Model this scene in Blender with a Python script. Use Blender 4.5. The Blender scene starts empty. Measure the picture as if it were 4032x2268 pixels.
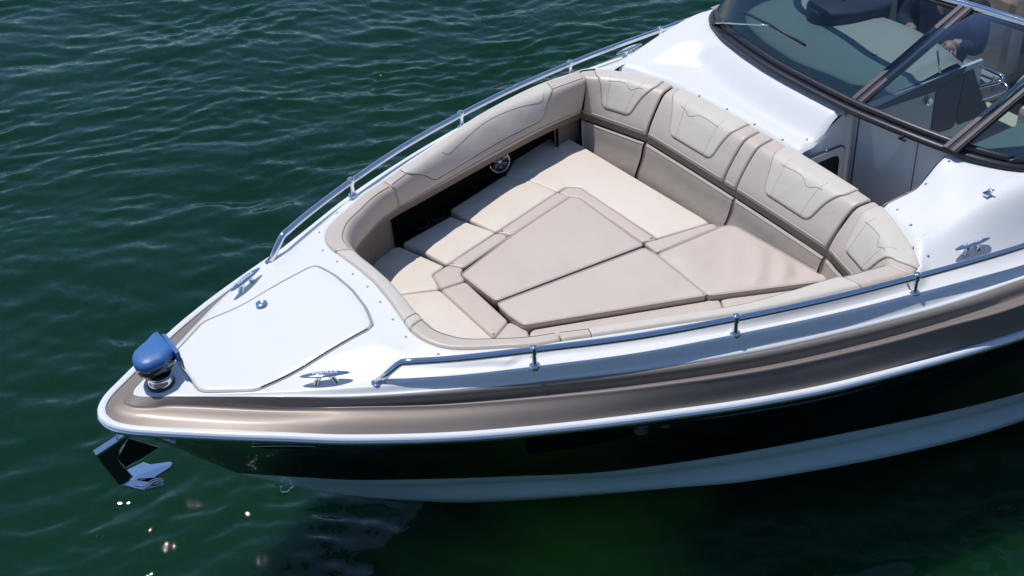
import bpy, bmesh, math, random
import numpy as np
from mathutils import Vector, Matrix
from mathutils.geometry import delaunay_2d_cdt
random.seed(7)
C = bpy.context
SC = C.scene
rad = math.radians

# ------------------------------------------------------------------ camera
CAMP = Vector((1.52203137, 4.17416338, 4.44916465))
YAW, PIT, ROL, FPX = -2.10752245, 0.62474248, -0.0558878, 5009.856
_f = Vector((math.cos(YAW)*math.cos(PIT), math.sin(YAW)*math.cos(PIT), -math.sin(PIT)))
_r = _f.cross(Vector((0, 0, 1))).normalized(); _u = _r.cross(_f)
_c, _s = math.cos(ROL), math.sin(ROL)
RR = _c*_r + _s*_u; UU = -_s*_r + _c*_u; FF = _f
cd = bpy.data.cameras.new("camera"); cam = bpy.data.objects.new("camera", cd)
C.collection.objects.link(cam)
M = Matrix((RR, UU, -FF)).transposed().to_4x4(); M.translation = CAMP
cam.matrix_world = M
cd.sensor_width = 36; cd.lens = 36*FPX/4032; cd.clip_start = 0.05; cd.clip_end = 3000
SC.camera = cam

# ------------------------------------------------------------------ light
SUN_EL, SUN_AZ = 73.5, -74.0      # degrees; azimuth measured from +x towards +y
w = bpy.data.worlds.new("World"); SC.world = w; w.use_nodes = True
nt = w.node_tree; bg = nt.nodes['Background']
sky = nt.nodes.new('ShaderNodeTexSky'); sky.sky_type = 'NISHITA'; sky.sun_disc = False
sky.sun_elevation = rad(SUN_EL); sky.sun_rotation = rad(90-SUN_AZ)
sky.air_density = 1.0; sky.dust_density = 0.05; sky.ozone_density = 6.0
nt.links.new(sky.outputs[0], bg.inputs[0]); bg.inputs[1].default_value = 0.12
sl = bpy.data.lights.new("sun", 'SUN'); sl.energy = 3.5; sl.angle = rad(0.5); sl.color = (1, .975, .94)
so = bpy.data.objects.new("sun", sl); C.collection.objects.link(so)
sd = Vector((math.cos(rad(SUN_EL))*math.cos(rad(SUN_AZ)), math.cos(rad(SUN_EL))*math.sin(rad(SUN_AZ)), math.sin(rad(SUN_EL))))
so.rotation_euler = sd.to_track_quat('Z', 'Y').to_euler(); so.location = (0, 0, 12)
vs = SC.view_settings
SC.display_settings.display_device = 'sRGB'
vs.view_transform = 'Standard'; vs.look = 'None'; vs.exposure = 0.0; vs.gamma = 1.0

# ------------------------------------------------------------------ helpers
def ray(u, v):
    return RR*((u-2016)/FPX) - UU*((v-1134)/FPX) + FF
def at(u, v, z):
    d = ray(u, v); return CAMP + d*((z-CAMP.z)/d.z)
def aty(u, v, y):
    d = ray(u, v); return CAMP + d*((y-CAMP.y)/d.y)
c7 = lambda x, y: (1500+x/1.7173, 700+y/1.7173)
c2 = lambda x, y: (900+x/2.07, 900+y/2.07)
c3 = lambda x, y: (1200+x/1.8117, 200+y/1.8117)
c4 = lambda x, y: (2200+x/2.07, 200+y/2.07)
c5 = lambda x, y: (2700+x/1.932, y/1.932)
c6 = lambda x, y: (3000+x/2.07, 500+y/2.07)
c8 = lambda x, y: (2000+x/1.2677, 1000+y/1.2677)
cB = lambda x, y: (3400+x/4.025, 200+y/4.025)
cA = lambda x, y: (3432+x/4.262, y/4.262)
cW = lambda x, y: (2800+x/3.623, y/3.623)
cK = lambda x, y: (350+x/2.862, 1650+y/2.862)
cL = lambda x, y: (500+x/4.528, 1280+y/4.528)

def cat(P, t):
    """Catmull-Rom through P at float index t"""
    n = len(P); t = max(0.0, min(n-1-1e-9, t)); i = int(t); f = t-i
    p1, p2 = P[i], P[i+1]
    p0 = P[i-1] if i > 0 else p1*2-p2
    p3 = P[i+2] if i+2 < n else p2*2-p1
    return 0.5*((2*p1)+(p2-p0)*f+(2*p0-5*p1+4*p2-p3)*f*f+(3*p1-p0-3*p2+p3)*f**3)
def V(*l): return [Vector(p) for p in l]
def path(P, n):
    """resample spline by arc length"""
    P = [Vector(p) for p in P]
    fine = [cat(P, k*(len(P)-1)/(len(P)*24)) for k in range(len(P)*24+1)]
    L = [0.0]
    for a, b in zip(fine, fine[1:]): L.append(L[-1]+(b-a).length)
    out = []; j = 0
    for k in range(n):
        t = L[-1]*k/(n-1)
        while j < len(L)-2 and L[j+1] < t: j += 1
        f = (t-L[j])/max(L[j+1]-L[j], 1e-9); out.append(fine[j].lerp(fine[j+1], min(1, f)))
    return out
def mir(P): return [Vector((p[0], -p[1], p[2])) for p in P]
def sm(x): x = max(0., min(1., x)); return x*x*(3-2*x)

class MB:
    """collects geometry, builds ONE mesh object"""
    def __init__(s): s.v = []; s.f = []; s.sm = []
    def add(s, vs, fs, smooth=True):
        o = len(s.v); s.v += [tuple(p) for p in vs]
        for f in fs: s.f.append([i+o for i in f]); s.sm.append(smooth)
    def grid(s, rows, smooth=True, closed=False):
        n = len(rows[0]); vs = [p for r in rows for p in r]; fs = []
        for i in range(len(rows)-1):
            for j in range(n-1 if not closed else n):
                k = (j+1) % n
                fs.append([i*n+j, i*n+k, (i+1)*n+k, (i+1)*n+j])
        s.add(vs, fs, smooth); return s
    def tube(s, P, r, seg=10, cap=True, squash=None):
        P = [Vector(p) for p in P]; rows = []
        up = Vector((0, 0, 1))
        for i, p in enumerate(P):
            t = (P[min(i+1, len(P)-1)]-P[max(i-1, 0)]).normalized()
            a = t.cross(up)
            if a.length < 1e-3: a = t.cross(Vector((1, 0, 0)))
            a.normalize(); b = a.cross(t).normalized()
            rr = r[i] if isinstance(r, (list, tuple)) else r
            sq = squash or 1.0
            rows.append([p+a*(rr*math.cos(2*math.pi*k/seg))+b*(rr*sq*math.sin(2*math.pi*k/seg)) for k in range(seg)])
        s.grid(rows, True, True)
        if cap:
            for row in (rows[0], rows[-1]): s.add(row, [list(range(seg))], False)
        return s
    def lathe(s, prof, c, axis=(0, 0, 1), seg=28):
        c = Vector(c); ax = Vector(axis).normalized()
        a = ax.orthogonal().normalized(); b = ax.cross(a)
        rows = [[c+ax*h+a*(r*math.cos(2*math.pi*k/seg))+b*(r*math.sin(2*math.pi*k/seg)) for k in range(seg)] for r, h in prof]
        s.grid(rows, True, True); return s
    def box(s, c, d, R=None):
        c = Vector(c); vs = []
        for x in (-1, 1):
            for y in (-1, 1):
                for z in (-1, 1):
                    p = Vector((x*d[0]/2, y*d[1]/2, z*d[2]/2)); vs.append(c+(R @ p if R else p))
        s.add(vs, [[0, 1, 3, 2], [4, 6, 7, 5], [0, 4, 5, 1], [2, 3, 7, 6], [0, 2, 6, 4], [1, 5, 7, 3]], False); return s
    def prism(s, poly, off, smooth=False):
        """poly: list of Vectors; extruded by off"""
        n = len(poly); off = Vector(off); a = [Vector(p) for p in poly]; b = [p+off for p in a]
        s.add(a+b, [list(range(n))[::-1], list(range(n, 2*n))]+[[i, (i+1) % n, n+(i+1) % n, n+i] for i in range(n)], smooth); return s
    def build(s, name, mat, parent=None, bevel=0, auto=None):
        me = bpy.data.meshes.new(name); me.from_pydata(s.v, [], s.f); me.validate()
        me.polygons.foreach_set('use_smooth', s.sm[:len(me.polygons)] if len(s.sm) >= len(me.polygons) else [True]*len(me.polygons))
        bm = bmesh.new(); bm.from_mesh(me)
        bmesh.ops.remove_doubles(bm, verts=bm.verts, dist=1e-5)
        bmesh.ops.recalc_face_normals(bm, faces=bm.faces)
        if bevel:
            es = [e for e in bm.edges if len(e.link_faces) == 2 and e.calc_face_angle(0) > .6]
            bmesh.ops.bevel(bm, geom=es, offset=bevel, segments=2, affect='EDGES', profile=.6, clamp_overlap=True)
        if auto:
            for e in bm.edges:
                if len(e.link_faces) == 2 and e.calc_face_angle(0) > auto: e.smooth = False
            for f in bm.faces: f.smooth = True
        bm.to_mesh(me); bm.free()
        me.materials.append(mat)
        o = bpy.data.objects.new(name, me); C.collection.objects.link(o)
        if parent: o.parent = parent
        return o
def empty(name, loc=(0, 0, 0)):
    o = bpy.data.objects.new(name, None); o.location = loc; o.empty_display_size = .1
    C.collection.objects.link(o); C.view_layer.update(); return o
def tag(o, label=None, cat_=None, group=None, kind=None):
    if label: o['label'] = label
    if cat_: o['category'] = cat_
    if group: o['group'] = group
    if kind: o['kind'] = kind
    return o

def text_mesh(txt, size):
    cu = bpy.data.curves.new('lettering', 'FONT'); cu.body = txt; cu.size = size; cu.extrude = .0006; cu.align_x = 'CENTER'; cu.align_y = 'CENTER'
    o = bpy.data.objects.new('tmp', cu); C.collection.objects.link(o); C.view_layer.update()
    me = bpy.data.meshes.new_from_object(o.evaluated_get(C.evaluated_depsgraph_get())); bpy.data.objects.remove(o); return me

# ------------------------------------------------------------------ materials
def mat(name, col, rough=.5, metal=0., coat=0., bump=None, mottled=0., spec=.5, coatr=.03):
    m = bpy.data.materials.new(name); m.use_nodes = True; n = m.node_tree.nodes; l = m.node_tree.links
    b = n['Principled BSDF']
    b.inputs['Base Color'].default_value = (*col, 1); b.inputs['Roughness'].default_value = rough
    b.inputs['Metallic'].default_value = metal; b.inputs['Coat Weight'].default_value = coat
    b.inputs['Coat Roughness'].default_value = coatr; b.inputs['Specular IOR Level'].default_value = spec
    tc = n.new('ShaderNodeTexCoord')
    if mottled:
        no = n.new('ShaderNodeTexNoise'); no.inputs['Scale'].default_value = 3.5; no.inputs['Detail'].default_value = 6
        l.new(tc.outputs['Object'], no.inputs['Vector'])
        mx = n.new('ShaderNodeMix'); mx.data_type = 'RGBA'
        mx.inputs[6].default_value = (*[c*(1-mottled) for c in col], 1); mx.inputs[7].default_value = (*[min(1, c*(1+mottled)) for c in col], 1)
        l.new(no.outputs['Fac'], mx.inputs[0]); l.new(mx.outputs[2], b.inputs['Base Color'])
    if bump:
        prev = None
        for sc_, st, det in bump:
            no = n.new('ShaderNodeTexNoise'); no.inputs['Scale'].default_value = sc_; no.inputs['Detail'].default_value = det
            l.new(tc.outputs['Object'], no.inputs['Vector'])
            bp = n.new('ShaderNodeBump'); bp.inputs['Strength'].default_value = 1.0; bp.inputs['Distance'].default_value = st
            l.new(no.outputs['Fac'], bp.inputs['Height'])
            if prev: l.new(prev.outputs[0], bp.inputs['Normal'])
            prev = bp
        l.new(prev.outputs[0], b.inputs['Normal'])
    return m
VB = [(3.2, .016, 2), (9, .003, 2), (14, .0022, 3), (240, .00025, 2)]
m_gel = mat('white_gelcoat', (.755, .75, .735), .34, coat=.35, coatr=.06, mottled=.012, bump=[(1.6, .003, 1)])
m_tan = mat('bronze_metallic_paint', (.25, .205, .175), .52, metal=.32, coat=.10, coatr=.2, mottled=.03)
m_black = mat('black_gelcoat', (.004, .0045, .005), .12, coat=.6, spec=.35, mottled=.1)
m_steel = mat('polished_steel', (.72, .74, .78), .07, metal=1., bump=[(30, .0006, 2)])
m_rubw = mat('white_rub_vinyl', (.74, .76, .80), .28)
m_rubb = mat('black_rubber', (.018, .018, .022), .45, bump=[(60, .0008, 3)])
m_pillow = mat('light_grey_beige_vinyl', (.62, .56, .485), .42, bump=VB, mottled=.03)
m_taupe = mat('taupe_vinyl', (.56, .478, .405), .42, bump=VB, mottled=.03)
m_seat = mat('cream_vinyl', (.72, .635, .54), .42, bump=VB, mottled=.03)
m_pink = mat('dusty_taupe_vinyl', (.585, .495, .425), .42, bump=VB, mottled=.03)
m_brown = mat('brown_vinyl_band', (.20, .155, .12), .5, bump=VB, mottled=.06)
m_panel = mat('stone_vinyl_panel', (.42, .36, .305), .45, bump=VB, mottled=.04)
m_seam = mat('seam_thread', (.17, .145, .13), .7)
m_pipe = mat('pale_piping', (.50, .44, .41), .4)
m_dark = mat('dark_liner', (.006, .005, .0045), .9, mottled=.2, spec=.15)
m_blue = mat('blue_lamp_cover', (.045, .15, .38), .42, mottled=.06, bump=[(60, .0004, 3)])
m_frame = mat('anodised_dark_frame', (.035, .034, .042), .38, metal=.35, bump=[(90, .0006, 3)], mottled=.15)
m_framel = mat('bronze_trim', (.16, .14, .145), .4, metal=.5)
m_cup = mat('cup_holder_rim', (.10, .10, .10), .3)
m_snap = mat('tarnished_snap', (.30, .30, .31), .35, metal=.8)
m_dsteel = mat('dark_polished_steel', (.05, .055, .06), .08, metal=.9)
m_emb = mat('embossed_line', (.27, .25, .225), .5)
m_dash = mat('dash_vinyl', (.34, .34, .30), .5, mottled=.06, bump=VB)
m_navy = mat('navy_panel', (.03, .035, .05), .4, mottled=.1)
m_grey = mat('grey_door_gelcoat', (.60, .61, .62), .35, coat=.3, mottled=.02)
m_win = mat('smoked_window', (.008, .006, .005), .08)
m_teak = mat('brown_planks', (.045, .03, .024), .6, mottled=.2)
m_red = mat('red_vinyl', (.22, .012, .02), .4)
m_letter = mat('white_lettering', (.85, .85, .85), .4)
m_skin = mat('skin', (.42, .24, .17), .5)
m_cloth = mat('navy_cloth', (.012, .016, .035), .85, bump=[(25, .004, 4)])
m_hair = mat('dark_hair', (.02, .014, .01), .6)

def glass_mat():
    m = bpy.data.materials.new('tinted_glass'); m.use_nodes = True; n = m.node_tree.nodes; l = m.node_tree.links
    n.remove(n['Principled BSDF']); o = n['Material Output']
    t = n.new('ShaderNodeBsdfTransparent'); t.inputs[0].default_value = (.43, .57, .61, 1)
    g = n.new('ShaderNodeBsdfGlossy'); g.inputs['Roughness'].default_value = .02; g.inputs[0].default_value = (.9, .95, 1, 1)
    fr = n.new('ShaderNodeFresnel'); fr.inputs[0].default_value = 1.5
    mx = n.new('ShaderNodeMixShader'); l.new(fr.outputs[0], mx.inputs[0]); l.new(t.outputs[0], mx.inputs[1]); l.new(g.outputs[0], mx.inputs[2])
    l.new(mx.outputs[0], o.inputs[0]); return m
m_glass = glass_mat()

# ------------------------------------------------------------------ water
def water():
    def axis(lo, hi, step, far):
        core = list(np.arange(lo, hi+1e-6, step)); a = []; x = hi; d = step
        while x < far: d *= 1.25; x += d; a.append(x)
        b = []; x = lo; d = step
        while x > -far: d *= 1.25; x -= d; b.append(x)
        return np.array(b[::-1]+core+a)
    xs = axis(-6.4, 3.0, .02, 900); ys = axis(-8.8, 3.0, .02, 900)
    X, Y = np.meshgrid(xs, ys, indexing='ij')
    rng = np.random.RandomState(11)
    wd = math.atan2(FF.y, FF.x)            # the wind blows roughly along the line of sight
    Z = np.zeros_like(X); 
    def warp(X, Y, k, a, seed):
        r = np.random.RandomState(seed); o = np.zeros_like(X)
        for _ in range(5):
            th = r.rand()*6.28; o += np.sin(k*(.6+r.rand())*(X*math.cos(th)+Y*math.sin(th))+r.rand()*6.28)
        return o*a
    WX = X+warp(X, Y, 1.4, .09, 3); WY = Y+warp(X, Y, 1.4, .09, 4)
    WX += warp(X, Y, 5.0, .012, 5); WY += warp(X, Y, 5.0, .012, 6)
    for lam0, slope, nc, spread in ((1.25, .030, 9, .30), (.72, .050, 12, .32), (.42, .085, 18, .34), (.26, .120, 26, .38), (.165, .130, 30, .45), (.11, .085, 28, .6)):
        B = np.zeros_like(X)
        for k in range(nc):
            lam = lam0*10**rng.uniform(-.11, .11); kk = 2*math.pi/lam; th = wd+rng.normal(0, spread)+.16
            ph = kk*(WX*math.cos(th)+WY*math.sin(th))+rng.rand()*6.28
            B += (2*((np.sin(ph)+1)/2)**1.5-1)*slope*math.sqrt(2/nc)/kk*1.15
        env = .85+.55*warp(X, Y, 2.2/lam0**.5, .35, int(lam0*100))
        Z += B*np.clip(env, .12, 1.7)
    # gust patches, and a lee on the near side of the boat
    g = .78+.35*warp(X, Y, .55, .3, 9)
    q = Y*.80+X*.30
    lee = 1-.14/(1+np.exp(-(q+.1)*2.0))
    cellfade = np.clip(1-(np.maximum(np.abs(X+1.7)-4.7, 0)+np.maximum(np.abs(Y+2.9)-5.9, 0))/3, 0, 1)
    Z *= np.clip(g, .55, 1.2)*lee*cellfade
    nx, ny = X.shape
    me = bpy.data.meshes.new('water')
    co = np.stack([X, Y, Z], -1).reshape(-1, 3).astype(np.float32)
    idx = np.arange(nx*ny).reshape(nx, ny)
    q = np.stack([idx[:-1, :-1], idx[1:, :-1], idx[1:, 1:], idx[:-1, 1:]], -1).reshape(-1, 4).astype(np.int32)
    me.vertices.add(len(co)); me.vertices.foreach_set('co', co.ravel())
    me.loops.add(q.size); me.loops.foreach_set('vertex_index', q.ravel())
    me.polygons.add(len(q)); me.polygons.foreach_set('loop_start', np.arange(0, q.size, 4, dtype=np.int32))
    me.polygons.foreach_set('loop_total', np.full(len(q), 4, dtype=np.int32))
    me.polygons.foreach_set('use_smooth', np.ones(len(q), dtype=bool)); me.update(); me.validate()
    m = bpy.data.materials.new('lake_water'); m.use_nodes = True; n = m.node_tree.nodes; l = m.node_tree.links
    b = n['Principled BSDF']; b.inputs['Roughness'].default_value = .012; b.inputs['IOR'].default_value = 1.333
    b.subsurface_method = 'BURLEY'; b.inputs['Subsurface Weight'].default_value = 1.0; b.inputs['Subsurface Radius'].default_value = (.6, 1.0, .8); b.inputs['Subsurface Scale'].default_value = .55
    tc = n.new('ShaderNodeTexCoord')
    no = n.new('ShaderNodeTexNoise'); no.inputs['Scale'].default_value = .55; no.inputs['Detail'].default_value = 4
    l.new(tc.outputs['Object'], no.inputs['Vector'])
    cr = n.new('ShaderNodeMix'); cr.data_type = 'RGBA'
    cr.inputs[6].default_value = (.0016, .0165, .0085, 1); cr.inputs[7].default_value = (.0058, .031, .0115, 1)
    l.new(no.outputs['Fac'], cr.inputs[0])
    # green put into the water colour to lift the boat's shade to port
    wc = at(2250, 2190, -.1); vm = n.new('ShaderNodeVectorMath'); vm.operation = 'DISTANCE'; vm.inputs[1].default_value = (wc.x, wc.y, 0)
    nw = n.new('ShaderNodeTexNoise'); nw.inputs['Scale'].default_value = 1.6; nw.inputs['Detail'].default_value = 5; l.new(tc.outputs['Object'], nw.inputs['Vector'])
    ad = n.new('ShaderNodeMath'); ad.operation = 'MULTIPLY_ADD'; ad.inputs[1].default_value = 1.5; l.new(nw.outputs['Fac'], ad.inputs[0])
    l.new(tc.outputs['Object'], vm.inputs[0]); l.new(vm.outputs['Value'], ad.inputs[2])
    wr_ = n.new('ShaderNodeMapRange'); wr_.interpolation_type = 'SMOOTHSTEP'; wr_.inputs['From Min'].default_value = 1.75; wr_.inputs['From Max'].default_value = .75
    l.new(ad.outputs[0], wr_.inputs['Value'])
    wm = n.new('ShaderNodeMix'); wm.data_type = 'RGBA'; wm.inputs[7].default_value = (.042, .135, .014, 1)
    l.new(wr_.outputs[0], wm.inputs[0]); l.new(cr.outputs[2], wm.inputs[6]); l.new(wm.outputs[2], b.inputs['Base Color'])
    mp = n.new('ShaderNodeMapping'); mp.inputs['Rotation'].default_value = (0, 0, -wd-.18); mp.inputs['Scale'].default_value = (2.8, 1, 1)
    l.new(tc.outputs['Object'], mp.inputs[0])
    n1 = n.new('ShaderNodeTexNoise'); n1.inputs['Scale'].default_value = 4.5; n1.inputs['Detail'].default_value = 2; n1.inputs['Roughness'].default_value = .55
    l.new(mp.outputs[0], n1.inputs['Vector'])
    bp = n.new('ShaderNodeBump'); bp.inputs['Strength'].default_value = 1; bp.inputs['Distance'].default_value = .009
    l.new(n1.outputs['Fac'], bp.inputs['Height'])
    n2 = n.new('ShaderNodeTexNoise'); n2.inputs['Scale'].default_value = 38; n2.inputs['Detail'].default_value = 3
    l.new(mp.outputs[0], n2.inputs['Vector'])
    b2 = n.new('ShaderNodeBump'); b2.inputs['Strength'].default_value = 1; b2.inputs['Distance'].default_value = .00008
    l.new(n2.outputs['Fac'], b2.inputs['Height']); l.new(bp.outputs[0], b2.inputs['Normal']); n3 = n.new('ShaderNodeTexNoise'); n3.inputs['Scale'].default_value = 50; n3.inputs['Detail'].default_value = 2
    n4 = n.new('ShaderNodeTexNoise'); n4.inputs['Scale'].default_value = 3.2; n4.inputs['Detail'].default_value = 3
    l.new(tc.outputs['Object'], n3.inputs['Vector']); l.new(tc.outputs['Object'], n4.inputs['Vector'])
    mr = n.new('ShaderNodeMapRange'); mr.inputs['From Min'].default_value = .50; mr.inputs['From Max'].default_value = .62; l.new(n4.outputs['Fac'], mr.inputs['Value'])
    mu = n.new('ShaderNodeMath'); mu.operation = 'MULTIPLY'; l.new(mr.outputs[0], mu.inputs[0]); l.new(n3.outputs['Fac'], mu.inputs[1])
    b3 = n.new('ShaderNodeBump'); b3.inputs['Strength'].default_value = 1; b3.inputs['Distance'].default_value = .0014
    l.new(mu.outputs[0], b3.inputs['Height']); l.new(b2.outputs[0], b3.inputs['Normal']); l.new(b3.outputs[0], b.inputs['Normal'])
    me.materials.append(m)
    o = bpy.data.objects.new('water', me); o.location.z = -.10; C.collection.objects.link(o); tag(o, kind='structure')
water()

# the bank is unseen, added dark for the port side of the boat to mirror
def bank():
    MB().box((-2, 33.5, 1.0), (160, 50, 3.7)).build('unseen_quay', mat('quay_concrete', (.16, .15, .13), .85, mottled=.2, bump=[(8, .01, 4)]), None, bevel=.03)
    bpy.data.objects['unseen_quay']['kind'] = 'structure'
    rng = np.random.RandomState(5); mb = MB()
    for k in range(70):
        cx = rng.uniform(-60, 50); cy = rng.uniform(20, 34); cz = rng.uniform(4, 8); rr_ = rng.uniform(1.6, 3.4)
        N = 170; vs, fs = [], []
        for j in range(N):
            d = Vector(rng.normal(0, 1, 3)).normalized(); p = Vector((cx, cy, cz))+d*rr_*rng.uniform(.55, 1.05)
            a = Vector(rng.normal(0, 1, 3)).normalized()*.34; b = a.cross(Vector(rng.normal(0, 1, 3))).normalized()*.3
            n = len(vs); vs += [p-a, p-b*.6, p+a, p+b*.6]; fs.append([n, n+1, n+2, n+3])
        mb.add(vs, fs, False)
        mb.tube([(cx, cy, 2.8), (cx+.2, cy, cz)], [.22, .12], 7)
    o = mb.build('unseen_wood', mat('dark_foliage', (.025, .045, .014), .7, mottled=.35)); tag(o, kind='stuff'); tag(o, 'unseen mass of dark green trees, added to darken what the boat mirrors', 'trees')
bank()
# ------------------------------------------------------------------ boat lines (x forward, y to port, z up)
BOAT = empty('motorboat', (-1.5, 0, 0))
tag(BOAT, 'white open-bow motorboat with bronze and black hull and taupe bow lounge, afloat on green water', 'motorboat')
BOAT.location = (0, 0, 0)
e_ = lambda x: 1.2-.0087*x-.0147*x*x if x > -3.2 else 1.2-.0087*-3.2-.0147*3.2*3.2-.02*(-3.2-x)
cD = V((.832, 0, 1.187), (.812, .03, 1.188), (.76, .068, 1.188), (.688, .118, 1.187), (.47, .278, 1.187), (.306, .395, 1.185), (.10, .525, 1.173), (-.2, .685, 1.162), (-.635, .882, 1.145), (-1.02, 1.045, 1.13), (-1.44, 1.19, 1.115), (-1.88, 1.303, 1.10), (-2.3, 1.39, 1.09), (-2.74, 1.446, 1.08), (-3.5, 1.53, 1.06), (-4.9, 1.60, 1.04))
cK_ = V((.872, 0, 1.168), (.853, .04, 1.168), (.79, .085, 1.163), (.705, .125, 1.158), (.40, .345, 1.137), (.24, .455, 1.133), (.10, .545, 1.13), (-.2, .712, 1.107), (-.61, .912, 1.087), (-.99, 1.085, 1.078), (-1.42, 1.245, 1.06), (-1.84, 1.36, 1.045), (-2.25, 1.455, 1.04), (-2.64, 1.535, 1.035), (-3.5, 1.62, 1.02), (-4.9, 1.69, 1.0))
P_ = lambda u, v, z: at(u, v, z)
cR = V((.957, 0, 1.146), (.945, .05, 1.141), (.905, .105, 1.138), (.82, .175, 1.131), (.58, .353, 1.117), (.40, .475, 1.103))+[P_(1400, 1714, 1.075), P_(1800, 1703, 1.04), P_(2200, 1669, 1.005), P_(2600, 1621, .972), P_(3000, 1563, .945), P_(3400, 1480, .925), P_(4032, 1300, .89)]+V((-3.6, 1.655, .87), (-4.9, 1.72, .85))
cBt = [Vector((.50, 0, .565))]+[P_(1200, 1880, .50), P_(1463, 1890, .455), P_(2000, 1876, .40), P_(2473, 1848, .38), P_(3183, 1734, .365), P_(4032, 1544, .36)]+V((-3.7, 1.56, .36), (-4.9, 1.62, .36))
cWt = [Vector((.135, 0, .24))]+[P_(1463, 1955, .16), P_(1789, 1962, .13), P_(2170, 1950, .11), P_(2700, 1917, .09), P_(3025, 1883, .075), P_(3578, 1781, .06), P_(4032, 1655, .05)]+V((-3.8, 1.47, .04), (-4.9, 1.5, .04))
cKl = V((.03, 0, .16), (-.108, 0, .068), (-.3, 0, -.06), (-.6, 0, -.22), (-1.2, 0, -.40), (-2.2, 0, -.5), (-3.5, 0, -.55), (-4.9, 0, -.55))
NH = 260
D, K, R_, BT, WT, KL = [path(c, NH) for c in (cD, cK_, cR, cBt, cWt, cKl)]
# match by x for the topside curves
def byx(c, xs):
    fine = path(c, 900); X = np.array([p.x for p in fine])[::-1]
    return [Vector((x, float(np.interp(x, X, np.array([p.y for p in fine])[::-1])), float(np.interp(x, X, np.array([p.z for p in fine])[::-1])))) for x in xs]
def lp(a, b, t, dy=0, dz=0): return [p.lerp(q, t)+Vector((0, 0, dz))+((q-p)*0) for p, q in zip(a, b)]
def full(curve):  # starboard aft -> bow -> port aft as one row
    return mir(curve)[::-1][:-1]+list(curve)
def norm_out(c):
    out = []
    for i in range(len(c)):
        t = (c[min(i+1, len(c)-1)]-c[max(i-1, 0)]); n = Vector((t.y, -t.x, 0)); n = Vector((-t.y, t.x, 0)) if n.y < 0 and i > 2 else n
        out.append(n.normalized() if n.length > 0 else Vector((1, 0, 0)))
    out[0] = Vector((1, 0, 0)); return out
def offs(c, o, dz):
    return [p+n*o+Vector((0, 0, dz)) for p, n in zip(c, norm_out(c))]

# topside gelcoat bands
def taper(c, f): return [f(p.x) for p in c]
def crease(D, K):
    rows = []
    for t, o, z in ((0, 0, 0), (.06, .001, .0025), (.14, .002, .0035), (.22, .003, .002), (.30, .002, -.005), (.40, -.004, -.016), (.54, -.013, -.025), (.70, -.018, -.021), (.83, -.014, -.009), (.92, -.007, -.001), (.97, -.002, .001), (1.0, 0, -.0005)):
        r = []
        for i, (p, q) in enumerate(zip(D, K)):
            k = sm((.62-p.x)/.95); nn = (q-p); nn.z = 0; nn = nn.normalized() if nn.length > 1e-6 else Vector((1, 0, 0))
            r.append(p.lerp(q, t)+nn*o*k+Vector((0, 0, z*k)))
        rows.append(r)
    return rows
rows = crease(D, K)
for t, z in ((.04, -.0035), (.12, -.004), (.3, .001), (.5, .003), (.7, .002), (.88, -.003), (1, -.004)):
    rows.append([p.lerp(q, t)+Vector((0, 0, z)) for p, q in zip(K, R_)])
mb = MB(); mb.grid([full(r) for r in rows]); mb.build('bronze_gunwale_band', m_tan, BOAT)
# rub rail
rr = [offs(R_, o, z) for o, z in ((-.004, .001), (.006, .006), (.016, .008), (.024, .004), (.028, -.003))]
mb = MB(); mb.grid([full(r) for r in rr]); RUB = mb.build('rub_rail', m_rubw, BOAT)
rr = [offs(R_, o, z) for o, z in ((.028, -.003), (.032, -.008), (.036, -.015), (.035, -.023), (.029, -.028), (.022, -.029))]
mb = MB(); mb.grid([full(r) for r in rr]); mb.build('steel_insert', m_steel, RUB)
rr = [offs(R_, o, z) for o, z in ((.022, -.029), (.02, -.036), (.0, -.040), (-.02, -.040))]
mb = MB(); mb.grid([full(r) for r in rr]); mb.build('rubber_lip', m_rubb, RUB)
_scr = None
for i in range(8, NH, 9):
    for sgn in (1, -1):
        p = offs(R_, .030, -.027)[i]
        if _scr is None:
            _scr = MB().lathe([(0, .0025), (.002, .002), (.003, 0)], (0, 0, 0), (0, 1, -.2), 8).build('screw', m_steel, RUB); o_ = _scr
        else:
            o_ = _scr.copy(); C.collection.objects.link(o_); o_.parent = RUB
        o_.location = (p.x, p.y*sgn, p.z); o_.rotation_euler = (0, 0, 0 if sgn > 0 else math.pi)
# hull side
HT = offs(R_, -.012, -.036); HT[0] = Vector((.925, 0, 1.08))
stem = [Vector((.925, 0, 1.08)), Vector((.80, 0, .888)), Vector((.634, 0, .70)), Vector((.50, 0, .565))]
rows = []
for k in range(13):
    t = k/12; r = []
    for i, (p, q) in enumerate(zip(HT, BT)):
        v = p.lerp(q, t); v = v+Vector((0, -.10*math.sin(math.pi*t)*min(1, p.y*1.2+.0)*.55, 0)); v.y = max(0, v.y); r.append(v)
    rows.append(r)
HR = [list(r_) for r_ in rows]
mb = MB(); mb.grid([full(r) for r in rows]); HULL = mb.build('black_hull_side', m_black, BOAT)
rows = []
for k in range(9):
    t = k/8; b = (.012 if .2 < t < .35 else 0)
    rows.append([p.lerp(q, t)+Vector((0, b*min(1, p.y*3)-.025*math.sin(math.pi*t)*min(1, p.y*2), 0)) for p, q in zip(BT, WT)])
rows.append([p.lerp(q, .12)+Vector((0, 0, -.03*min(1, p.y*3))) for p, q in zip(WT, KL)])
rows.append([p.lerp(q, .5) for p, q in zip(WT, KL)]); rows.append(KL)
mb = MB(); mb.grid([full(r) for r in rows]); mb.build('pale_hull_bottom', mat('sky_tinted_bottom_gelcoat', (.72, .93, 1.0), .2, coat=.4, mottled=.03), BOAT)  # white gelcoat with the blue sky light of its shaded side in the colour
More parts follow.
